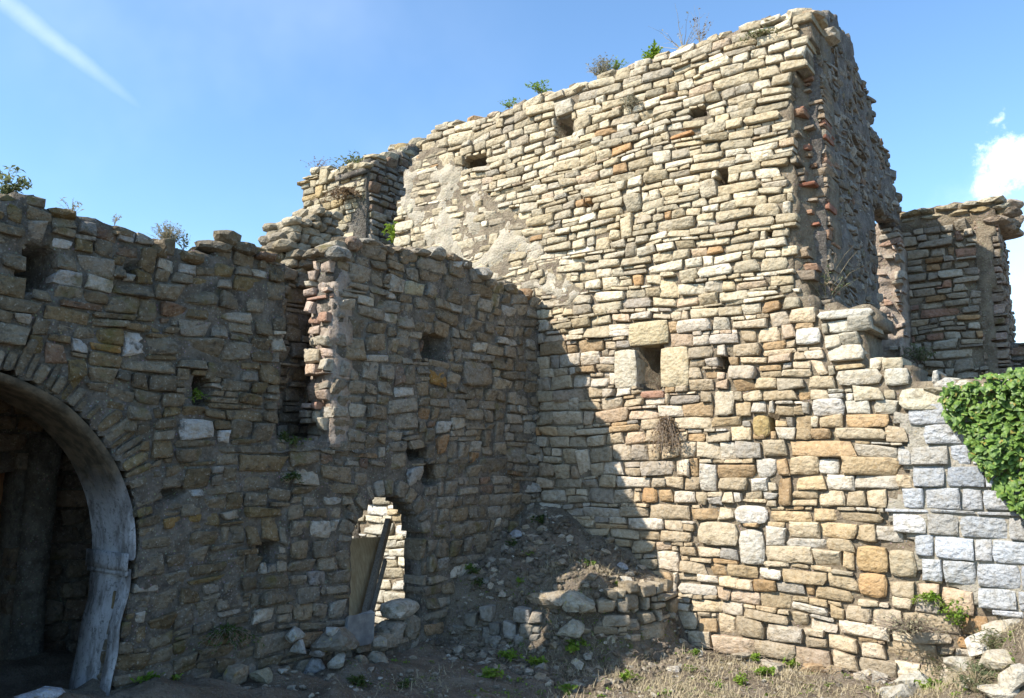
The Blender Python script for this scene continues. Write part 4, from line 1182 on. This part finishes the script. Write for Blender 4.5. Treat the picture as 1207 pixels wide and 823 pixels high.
# low retaining wall of the heap
heap_thing = thing('heap_wall', 'low crumbling dry stone revetment round the foot of the earth heap', 'stone wall', (-4.9, 7.8, 0.2))
arc = HEAP[1:-1]
r13 = random.Random(141)
hs = []; hv, hf = [], []
for k in range(len(arc)-1):
    a, b = Vector((*arc[k], 0)), Vector((*arc[k+1], 0))
    u = (b-a).normalized(); n = Vector((u.y, -u.x, 0))
    fr = Frame(a, u, n); L = (b-a).length
    z0 = 0.0; z1 = [0.62, 0.66, 0.66, 0.86, 0.95, 0.92][k]
    rc = pack(-0.03, L+0.03, z0, z1, lambda u_, v_: (.21, .12), r13, None, .3, .2)
    sk = {2: lambda u_, v_: u_ < .1 or r13.random() < .12, 3: lambda u_, v_: u_ > .22 or r13.random() < .2}.get(k, lambda u_, v_: r13.random() < .78)
    hs += lay(fr, rc, sk, warped(k, .03), r13, [(3, (.33, .28, .21)), (2, (.28, .24, .18)), (1.5, (.38, .34, .27))] if k > 2 else [(3, (.20, .185, .155)), (2, (.25, .23, .20))], .03, .02, .15, jit=.03)  # shade painted in: left segments coloured darker than the sunlit right ones
    if k in (2, 3): continue
    i0 = len(hv)
    for w in (-.03, -.35):
        for (uu, zz) in ((-.02, -.1), (L+.02, -.1), (L+.02, z1), (-.02, z1)): hv.append(fr.p(uu, zz, w))
    hf += [(i0, i0+1, i0+2, i0+3), (i0+3, i0+2, i0+6, i0+7), (i0+4, i0+7, i0+6, i0+5)]
emit(heap_thing, hs, M['stone'], min_area=20)

# ------------------------------------------------------------------ rubble, pebbles, twigs, dry grass
r14 = random.Random(151)
g = Geo()
for k in range(6500):
    x, y = r14.uniform(-6.2, 2.2), r14.uniform(4.2, 9.0)
    pq = project((x, y, 0.3))
    if not pq or pq[1] > 845 or pq[0] < -20 or pq[0] > 1650: continue
    dens = 0.35+0.65*max(0, nz(Vector((x*1.2, y*1.2, 3)))*1.6+.3)
    if r14.random() > dens: continue
    s = 0.008+0.035*r14.random()**3.2
    vs, fs = rock_geo((x, y, gz(x, y)+s*.25), s*r14.uniform(.8, 1.6), s, s*.7, r14, None, 1)
    c = pick([(3, (.30, .27, .22)), (2, (.40, .37, .31)), (2, (.24, .21, .17)), (.6, (.5, .48, .43))], r14)
    g.add(vs, fs, c)
gc = Geo()
for k in range(420):
    x, y = r14.uniform(-6.2, -4.1), r14.uniform(6.9, 9.0)
    s_ = 0.025+0.06*r14.random()**2
    vs, fs = rock_geo((x, y, gz(x, y)+s_*.12), s_*r14.uniform(.8, 1.5), s_, s_*.7, r14, None, 1)
    g.add(vs, fs, pick([(3, (.25, .21, .16)), (2, (.31, .275, .22)), (1, (.38, .34, .28))], r14))
for k in range(1500):
    x, y = r14.uniform(-6.25, -4.0), r14.uniform(6.9, 9.0)
    sz_ = 0.012+0.05*r14.random()**2.5
    vs, fs = rock_geo((x, y, gz(x, y)+sz_*.2), sz_*r14.uniform(.8, 1.4), sz_, sz_*.8, r14, None, 1)
    gc.add(vs, fs)
gc.build('earth_clods', M['soil'], kind='stuff', origin=(0, 0, 0))
g.build('rubble', M['rock'], kind='stuff', origin=(0, 0, 0), smooth=False)
def blade(gm, p, d, L, w, bend, seg=2):
    side = Vector((-d.y, d.x, 0)); side = side.normalized() if side.length > 1e-4 else Vector((1, 0, 0))
    vs = []
    for i in range(seg+1):
        t = i/seg; q = Vector(p)+d*(L*t)+Vector((0, 0, -bend*L*t*t))
        ww = w*(1-t*.85)
        vs += [q-side*ww, q+side*ww]
    gm.add(vs, [(2*i, 2*i+1, 2*i+3, 2*i+2) for i in range(seg)])
gs = Geo()
for k in range(70000):
    x, y = r14.uniform(-5.6, 1.2), r14.uniform(5.0, 9.02)
    pq = project((x, y, 0.3))
    if not pq or pq[1] > 850 or pq[0] < 300 or pq[0] > 1250: continue
    dens = sstep(-0.45, 0.35, nz(Vector((x*1.1, y*1.1, 9)))+.05*nz(Vector((x*5, y*5, 2)))) * (1.0 if pq[0] > 640 else .25)
    if r14.random() > dens: continue
    a = r14.uniform(0, math.tau); e = r14.uniform(.1, 1.2)
    d = Vector((math.cos(a)*math.cos(e), math.sin(a)*math.cos(e), math.sin(e)))
    blade(gs, (x, y, gz(x, y)), d, r14.uniform(.05, .2), .0032, r14.uniform(.1, .7))
gs.build('dry_grass', M['straw'], kind='stuff', origin=(0, 0, 0))
def tube(gm, pts, r0, r1, n=5):
    pts = [Vector(p) for p in pts]; k = len(pts)
    vs = []
    for i, p in enumerate(pts):
        d = (pts[min(i+1, k-1)]-pts[max(i-1, 0)]).normalized()
        a = d.orthogonal().normalized(); b = d.cross(a); rr_ = r0+(r1-r0)*i/(k-1)
        for j in range(n):
            t = j/n*math.tau; vs.append(p+a*rr_*math.cos(t)+b*rr_*math.sin(t))
    fs = []
    for i in range(k-1):
        for j in range(n): fs.append((i*n+j, i*n+(j+1) % n, (i+1)*n+(j+1) % n, (i+1)*n+j))
    gm.add(vs, fs)
gt = Geo()
for k in range(170):
    px, py = r14.uniform(520, 1100), r14.uniform(745, 822)
    x, y, z = at_ground(px, py); a = r14.uniform(0, math.tau); L = r14.uniform(.1, .35)
    pts = [(x+math.cos(a)*L*t+r14.uniform(-.015, .015), y+math.sin(a)*L*t+r14.uniform(-.015, .015), z+.02+.05*math.sin(t*3)*r14.random()) for t in np.linspace(0, 1, 5)]
    tube(gt, pts, .005, .002, 4)
gt.build('fallen_twigs', M['bark'], kind='stuff', origin=(0, 0, 0))

# ------------------------------------------------------------------ plants
def leaf(gm, p, d, up, L, w):
    d = d.normalized(); s = d.cross(up)
    if s.length < 1e-3: s = d.orthogonal()
    s.normalize(); n = s.cross(d)
    q = Vector(p)
    gm.add([q, q+d*L*.5+s*w*.5+n*L*.06, q+d*L-n*L*.12, q+d*L*.5-s*w*.5+n*L*.06, q+d*L*.5-n*L*.03], [(0, 4, 1), (1, 4, 2), (2, 4, 3), (3, 4, 0)])
def plant(name, label, cat, pos, rad, hgt, nst, lps, L, mat, group, r, stem='bark', spread=1.0, droop=0.0, side=None, wl_=0.55):
    """a plant of many thin stems carrying small leaves"""
    t = thing(name, label, cat, pos, group)
    gst, gl = Geo(), Geo()
    P = Vector(pos)
    if group == 'plants rooted on the walls': rad, hgt, L, nst = rad*1.25, hgt*1.2, L*1.2, int(nst*1.35)
    for k in range(nst):
        a = r.uniform(0, math.tau); q = r.random()**.6*rad*spread
        tip = Vector((math.cos(a)*q, math.sin(a)*q, hgt*r.uniform(.55, 1.05)*(1-.35*(q/max(rad, 1e-3))**2)))
        if side is not None: tip = tip+side*r.uniform(.1, .5)*rad
        pts = []
        for i in range(5):
            s = i/4
            p = P+Vector((tip.x*s**1.2, tip.y*s**1.2, tip.z*(s**.85) - droop*hgt*s*s))+Vector((r.gauss(0, .06), r.gauss(0, .06), r.gauss(0, .03)))*rad*s
            pts.append(p)
        tube(gst, pts, max(.0018, .012*rad), .001, 3)
        for m in range(lps):
            s = r.uniform(.25, 1.0)*4; i = min(3, int(s)); p = pts[i].lerp(pts[i+1], s-i)
            d = Vector((r.gauss(0, 1), r.gauss(0, 1), r.gauss(.35, .6)))
            leaf(gl, p, d, Vector((r.gauss(0, .4), r.gauss(0, .4), 1)), L*r.uniform(.6, 1.3), L*wl_*r.uniform(.7, 1.2))
    gst.build('stems', M[stem], t, origin=pos)
    if gl.v: gl.build('foliage', M[mat], t, origin=pos, smooth=False)
    return t
r15 = random.Random(161)
# weeds on the ground, one by one
weeds = [((173, 803), .10, 'leaf_bright', 'green weed at the foot of the plastered arch jamb'), ((203, 797), .06, 'leaf_bright', 'small green weed just right of the weed by the arch jamb'),
         ((664, 712), .07, 'leaf_bright', 'bright weed rooted in the large sunlit boulder'), ((681, 706), .05, 'leaf_bright', 'small bright sprig behind the boulder weed'),
         ((600, 780), .12, 'leaf_bright', 'shaded weed clump on open ground left of the heap foot'), ((632, 790), .12, 'leaf_bright', 'second shaded weed clump nearer the heap foot'),
         ((580, 801), .12, 'leaf_bright', 'low spreading weed at the shaded lower edge'), ((676, 770), .12, 'leaf_bright', 'yellow green weed at the tip of the heap wall'),
         ((688, 762), .08, 'leaf_bright', 'upright sprig among the stones of the heap tip'), ((740, 803), .09, 'leaf_bright', 'sunny weed in dry grass before the heap'),
         ((670, 818), .10, 'leaf_bright', 'sunny weed at the lower frame edge below the heap'), ((715, 808), .06, 'leaf_bright', 'tiny weed between the two sunny weeds'),
         ((893, 776), .09, 'leaf_bright', 'weed growing against the foot of the tall wall'), ((902, 798), .11, 'leaf_bright', 'bushy weed beside the flat half buried stone'),
         ((930, 790), .10, 'leaf_bright', 'taller weed close to the reddish tumbled stone'), ((872, 806), .07, 'leaf_bright', 'little yellow green weed in the sunny grass'),
         ((820, 772), .06, 'leaf_bright', 'small weed near the shadow edge by the wall'), ((978, 770), .06, 'leaf_bright', 'sprig under the dark overhanging wall stones'),
         ((1098, 815), .12, 'leaf_bright', 'leafy weed between the two grey blocks'), ((847, 812), .06, 'leaf_bright', 'weed tuft at the lower edge of the sunny grass'),
         ((560, 678), .08, 'leaf_dark', 'dark weed low on the shaded side of the heap'), ((553, 632), .07, 'leaf_bright', 'weed by the doorway wall high on the heap'),
         ((604, 645), .08, 'leaf_dark', 'weed in the middle of the shaded heap slope'), ((623, 655), .06, 'leaf_bright', 'bright sprig on the shaded heap slope'),
         ((637, 618), .10, 'leaf_dark', 'weed at the very crest of the heap in the corner'), ((693, 668), .08, 'leaf_bright', 'weed at the shadow line on the heap'),
         ((612, 688), .06, 'leaf_bright', 'sprig above the left end of the sunlit boulder'), ((566, 690), .08, 'leaf_dark', 'dark weed above the shaded heap wall'),
         ((727, 690), .05, 'leaf_bright', 'sprig beside the pale standing stone'), ((425, 808), .10, 'leaf_dark', 'dull weed in the shade below the doorway step'),
         ((475, 812), .07, 'leaf_dark', 'dull weed on the shaded gravel near the lower edge'), ((1128, 770), .10, 'leaf_bright', 'tall sprig climbing beside the bright white block'),
         ((1160, 800), .12, 'leaf_dull', 'dusty green tuft in the middle of the stone bank')]
for (px, py), s, m, l in weeds:
    x, y, z = at_ground(px, py)
    plant('weed', l, 'weed', (x, y, z), s*1.35, s*1.3, 13, 10, s*.42, m, 'weeds on the ground', r15, 'straw' if m != 'leaf_bright' else 'straw', 1.0, .25, None, .75)
gw = Geo()
for k in range(1000):
    px, py = r15.uniform(400, 1195), r15.uniform(690, 822)
    if r15.random() > (.8 if px > 700 else .45): continue
    x, y, z = at_ground(px, py)
    if y > D-.06 or x < XM+.06: continue
    n = r15.randint(4, 16); q = r15.uniform(.02, .09)
    for _ in range(n):
        a, e = r15.uniform(0, math.tau), r15.random()*q
        xx, yy = x+math.cos(a)*e, y+math.sin(a)*e
        leaf(gw, (xx, yy, gz(xx, yy)+.005), Vector((r15.gauss(0, 1), r15.gauss(0, 1), r15.uniform(.1, .9))), Vector((0, 0, 1)), r15.uniform(.015, .038), r15.uniform(.012, .026))
gw.build('ground_cover', M['leaf_bright'], kind='stuff', origin=(0, 0, 0), smooth=False)
# bushes and tufts on the walls
def on_main(px, py, out=0.05): x, z = onY(px, py, D); return (x, D-out, z)
def on_arch(px, py, out=0.03): y, z = onX(px, py, XM); return (XM+out, y, z)
G = 'plants rooted on the walls'
def top_main(px, py): x, z = onY(px, py, D+.25); return (x, D+.25, z)
def top_arch(px, py): y, z = onX(px, py, XM-.25); return (XM-.25, y, z)
plant('shrub', 'dark leafy shrub on the wall top at the upper edge of the arched wall', 'shrub', top_arch(6, 236), .14, .24, 14, 13, .042, 'leaf_dull', G, r15)
plant('dry_bush', 'grey twiggy bush on top of the arched wall', 'bush', top_arch(197, 292), .13, .20, 80, 7, .02, 'leaf_grey', G, r15, 'straw')
plant('sprig', 'thin sprig right of the grey twiggy bush', 'plant', top_arch(216, 296), .10, .15, 8, 6, .03, 'leaf_dull', G, r15)
plant('sprig', 'tiny sprig on the arched wall top left of the grey bush', 'plant', top_arch(135, 266), .07, .09, 7, 4, .02, 'leaf_grey', G, r15)
plant('sprig', 'fine grass stems near the highest stones of the arched wall', 'plant', top_arch(85, 256), .10, .14, 10, 2, .03, 'leaf_grey', G, r15, 'straw')
plant('bush', 'dull green bush crowning the ragged pier', 'bush', (*top_main(425, 204)[:2], top_main(425, 212)[2]), .42, .38, 60, 14, .055, 'leaf_dull', G, r15)
plant('bush', 'brownish drooping bush on the face of the ragged pier', 'bush', on_main(414, 226, .1), .36, .10, 50, 12, .05, 'leaf_brown', G, r15, 'bark', 1, 2.2)
plant('sprig', 'bare sprig at the left edge of the ragged pier', 'plant', top_main(372, 203), .28, .22, 12, 7, .03, 'leaf_brown', G, r15)
plant('fern', 'bright yellow green plant in the gap beside the tall wall', 'plant', (-9.35, D+.2, onY(458, 286)[1]), .22, .36, 22, 12, .07, 'leaf_bright', G, r15)
plant('sprig', 'feathery green sprig on the sloping wall top nearest the pier', 'plant', top_main(600, 128), .16, .16, 16, 8, .03, 'leaf_bright', G, r15)
plant('sprig', 'bright green sprig on the sloping wall top', 'plant', top_main(638, 114), .20, .22, 18, 10, .04, 'leaf_bright', G, r15)
plant('dry_bush', 'grey bush on the middle of the sloping wall top', 'bush', top_main(712, 96), .22, .32, 70, 7, .03, 'leaf_grey', G, r15, 'straw')
plant('sprig', 'leafy sprig beside the grey bush on the sloping wall top', 'plant', top_main(727, 86), .14, .20, 12, 9, .035, 'leaf_bright', G, r15)
plant('shrub', 'small vivid green shrub on the sloping wall top', 'shrub', top_main(768, 76), .13, .24, 14, 14, .06, 'leaf_bright', G, r15)
plant('dry_grass_tuft', 'tall dry grass stems near the high end of the wall top', 'grass tuft', top_main(805, 62), .40, .50, 9, 2, .03, 'leaf_grey', G, r15, 'straw')
plant('dry_grass_tuft', 'thin purplish dry stems near the peak of the wall top', 'grass tuft', top_main(826, 56), .14, .50, 14, 3, .03, 'leaf_brown', G, r15, 'straw')
plant('dry_bush', 'grey hanging tuft on the upper face of the tall wall', 'bush', on_main(745, 118), .18, .12, 45, 6, .03, 'leaf_grey', G, r15, 'straw', 1, 1.6)
plant('dry_bush', 'grey tuft near the top corner of the tall wall', 'bush', on_main(900, 42), .22, .12, 40, 6, .03, 'leaf_dull', G, r15, 'straw', 1, 1.0)
plant('dry_bush', 'large withered bush hanging below the small window', 'bush', on_main(786, 492), .26, .10, 110, 11, .03, 'leaf_brown', G, r15, 'bark', 1, 4.2, Vector((.5, 0, 0)))
plant('dry_bush', 'wisp of dry stems in the small window opening', 'bush', (*on_main(771, 457, -.1)[:2], on_main(771, 460)[2]), .12, .22, 30, 3, .02, 'leaf_grey', G, r15, 'bark')
tsp = lambda px, py, yy: (onY(px, py, yy)[0], yy, onY(px, py, yy)[1])
plant('shrub', 'sparse green shrub with bare stems below the return wall', 'shrub', tsp(974, 362, D+.35), .30, .42, 26, 9, .035, 'leaf_dull', G, r15, 'straw')
plant('dry_grass_tuft', 'bare pale branching stems rising before the return wall', 'plant', tsp(975, 352, D+.5), .38, .62, 10, 0, .03, 'leaf_grey', G, r15, 'straw')
plant('bush', 'grey green tuft at the foot of the far broken wall', 'bush', tsp(1083, 430, 11.4), .22, .24, 40, 9, .035, 'leaf_dull', G, r15)
plant('fern', 'green plant in the small hole of the arched wall', 'plant', on_arch(236, 468, -.05), .10, .12, 12, 8, .035, 'leaf_bright', G, r15, 'straw', 1, .8)
plant('bush', 'dark green plant on the earth ledge of the broken chase', 'bush', on_arch(345, 535, -.12), .22, .16, 40, 10, .045, 'leaf_dark', G, r15)
plant('bush', 'dark green plant high in the shade of the broken chase', 'bush', on_arch(352, 362, -.66), .14, .20, 26, 10, .045, 'leaf_dark', G, r15)
plant('fern', 'small dark plant on the wall face below the broken chase', 'plant', on_arch(345, 562), .13, .08, 16, 8, .035, 'leaf_dark', G, r15, 'straw', 1, 1.2)
plant('bush', 'dark dry brush on the lower face of the arched wall', 'bush', on_arch(262, 742, .05), .26, .10, 60, 9, .03, 'leaf_dark', G, r15, 'bark', 1, 1.5)
plant('sprig', 'bright tuft on the wall seen through the doorway', 'plant', (-9.6, D-.08, 1.75), .12, .14, 14, 9, .04, 'leaf_bright', G, r15)
plant('fern', 'green tuft between the squared blocks and the rubble wall foot', 'plant', on_main(1098, 702, .06), .15, .10, 26, 9, .04, 'leaf_bright', G, r15, 'straw', 1, 1.2)
plant('dry_bush', 'grey brown thorny brush before the foot of the squared wall', 'bush', on_main(1078, 742, .2), .36, .22, 90, 5, .025, 'leaf_grey', G, r15, 'bark', 1, .3)
plant('sprig', 'green sprig in the joints below the squared wall', 'plant', on_main(1132, 742, .12), .15, .26, 18, 10, .035, 'leaf_bright', G, r15)
for (px, py, s, l) in [(1118, 800, .38, 'tall dusty green grass clump left of the stone bank'), (1150, 818, .36, 'dusty grass clump at the lower edge by the bank'), (1172, 770, .28, 'grass clump between the stones of the bank')]:
    x, y, z = at_ground(px, py)
    plant('grass_clump', l, 'grass', (x, y, z), s*.75, s, 90, 2, .06, 'leaf_dull', 'grass clumps by the stone bank', r15, 'straw', 1, .25, None, .2)
# trailing ivy over the low wall
ivy = thing('ivy', 'thick green ivy hanging over the low wall beside the squared blocks', 'ivy', (0.2, D-.1, 3.0))
ivy_poly = [onY(*p) for p in [(1112, 470), (1122, 452), (1150, 444), (1190, 436), (1215, 438), (1420, 425), (1420, 640), (1230, 618), (1200, 606), (1185, 588), (1168, 560), (1150, 535), (1135, 505), (1120, 492)]]
iu = [p[0] for p in ivy_poly]; iv = [p[1] for p in ivy_poly]
r16 = random.Random(171)
leaf_me = []
for k in range(4):
    gl = Geo()
    pts = [(0, 0), (.35, -.12), (.55, .2), (.38, .42), (.3, .62), (0, 1.0), (-.3, .62), (-.38, .42), (-.55, .2), (-.35, -.12)]
    vs = [(a*(1+r16.uniform(-.1, .1)), b, -.25*abs(a)+.18*b*(1-b)+r16.uniform(-.03, .03)) for a, b in pts]+[(0, .4, .08)]
    n = len(pts)
    me = bpy.data.meshes.new('ivy_leaf'); me.from_pydata(vs, [], [(i, (i+1) % n, n) for i in range(n)]); me.materials.append(M['leaf_ivy']); leaf_me.append(me)
gst, gi, cnt = Geo(), Geo(), 0
spots = []
while len(spots) < 4200:
    u, v = r16.uniform(min(iu), max(iu)), r16.uniform(min(iv), max(iv))
    if not inpoly(ivy_poly, u+.05*nz(Vector((u*5, v*5, 0))), v+.13*nz(Vector((u*4, v*4, 4)))): continue
    e = 0.20+0.17*nz(Vector((u*3.4, v*3.4, 2)))
    w = e*r16.random()**.55
    spots.append((w, u, v))
spots.sort(reverse=True)
from mathutils import Matrix, Euler
for (w, u, v) in spots:
    p = F_MAIN.p(u, v, w+.02)
    L = r16.choice([r16.uniform(.035, .06), r16.uniform(.05, .095)])
    nrm_ = Vector((r16.gauss(0, .45), -1+r16.gauss(0, .2), .55+r16.gauss(0, .45))).normalized()
    dn = Vector((r16.gauss(0, .5), -.2, -1)).normalized()
    dn = (dn-nrm_*dn.dot(nrm_)).normalized(); sd = dn.cross(nrm_)
    mt = Matrix((sd, dn, nrm_)).transposed()
    pq = project(p)
    me = leaf_me[r16.randrange(4)]
    if cnt < 300 and pq and pq[0] < 1215 and w > .1:
        o = bpy.data.objects.new('ivy_leaf', me); COL.objects.link(o); o.parent = ivy
        o.matrix_local = Matrix.Translation(p-ivy.location) @ mt.to_4x4() @ Matrix.Scale(L, 4); cnt += 1
    else:
        gi.add([p+mt @ (Vector(q.co)*L) for q in me.vertices], [tuple(f.vertices) for f in me.polygons])
gi.build('foliage', M['leaf_ivy'], ivy, kind='stuff', origin=ivy.location, smooth=False)
for k in range(26):
    u = r16.uniform(min(iu)+.1, max(iu)); v0 = max(iv)-.1
    pts = []
    for i in range(7):
        v = v0-i*.2; 
        if inpoly(ivy_poly, u, v): pts.append(F_MAIN.p(u+.05*nz(Vector((v*3, k, 0))), v, .06))
    if len(pts) > 2: tube(gst, pts, .008, .003, 4)
gst.build('ivy_stems', M['bark'], ivy, origin=ivy.location)
print('objects', len(bpy.data.objects))
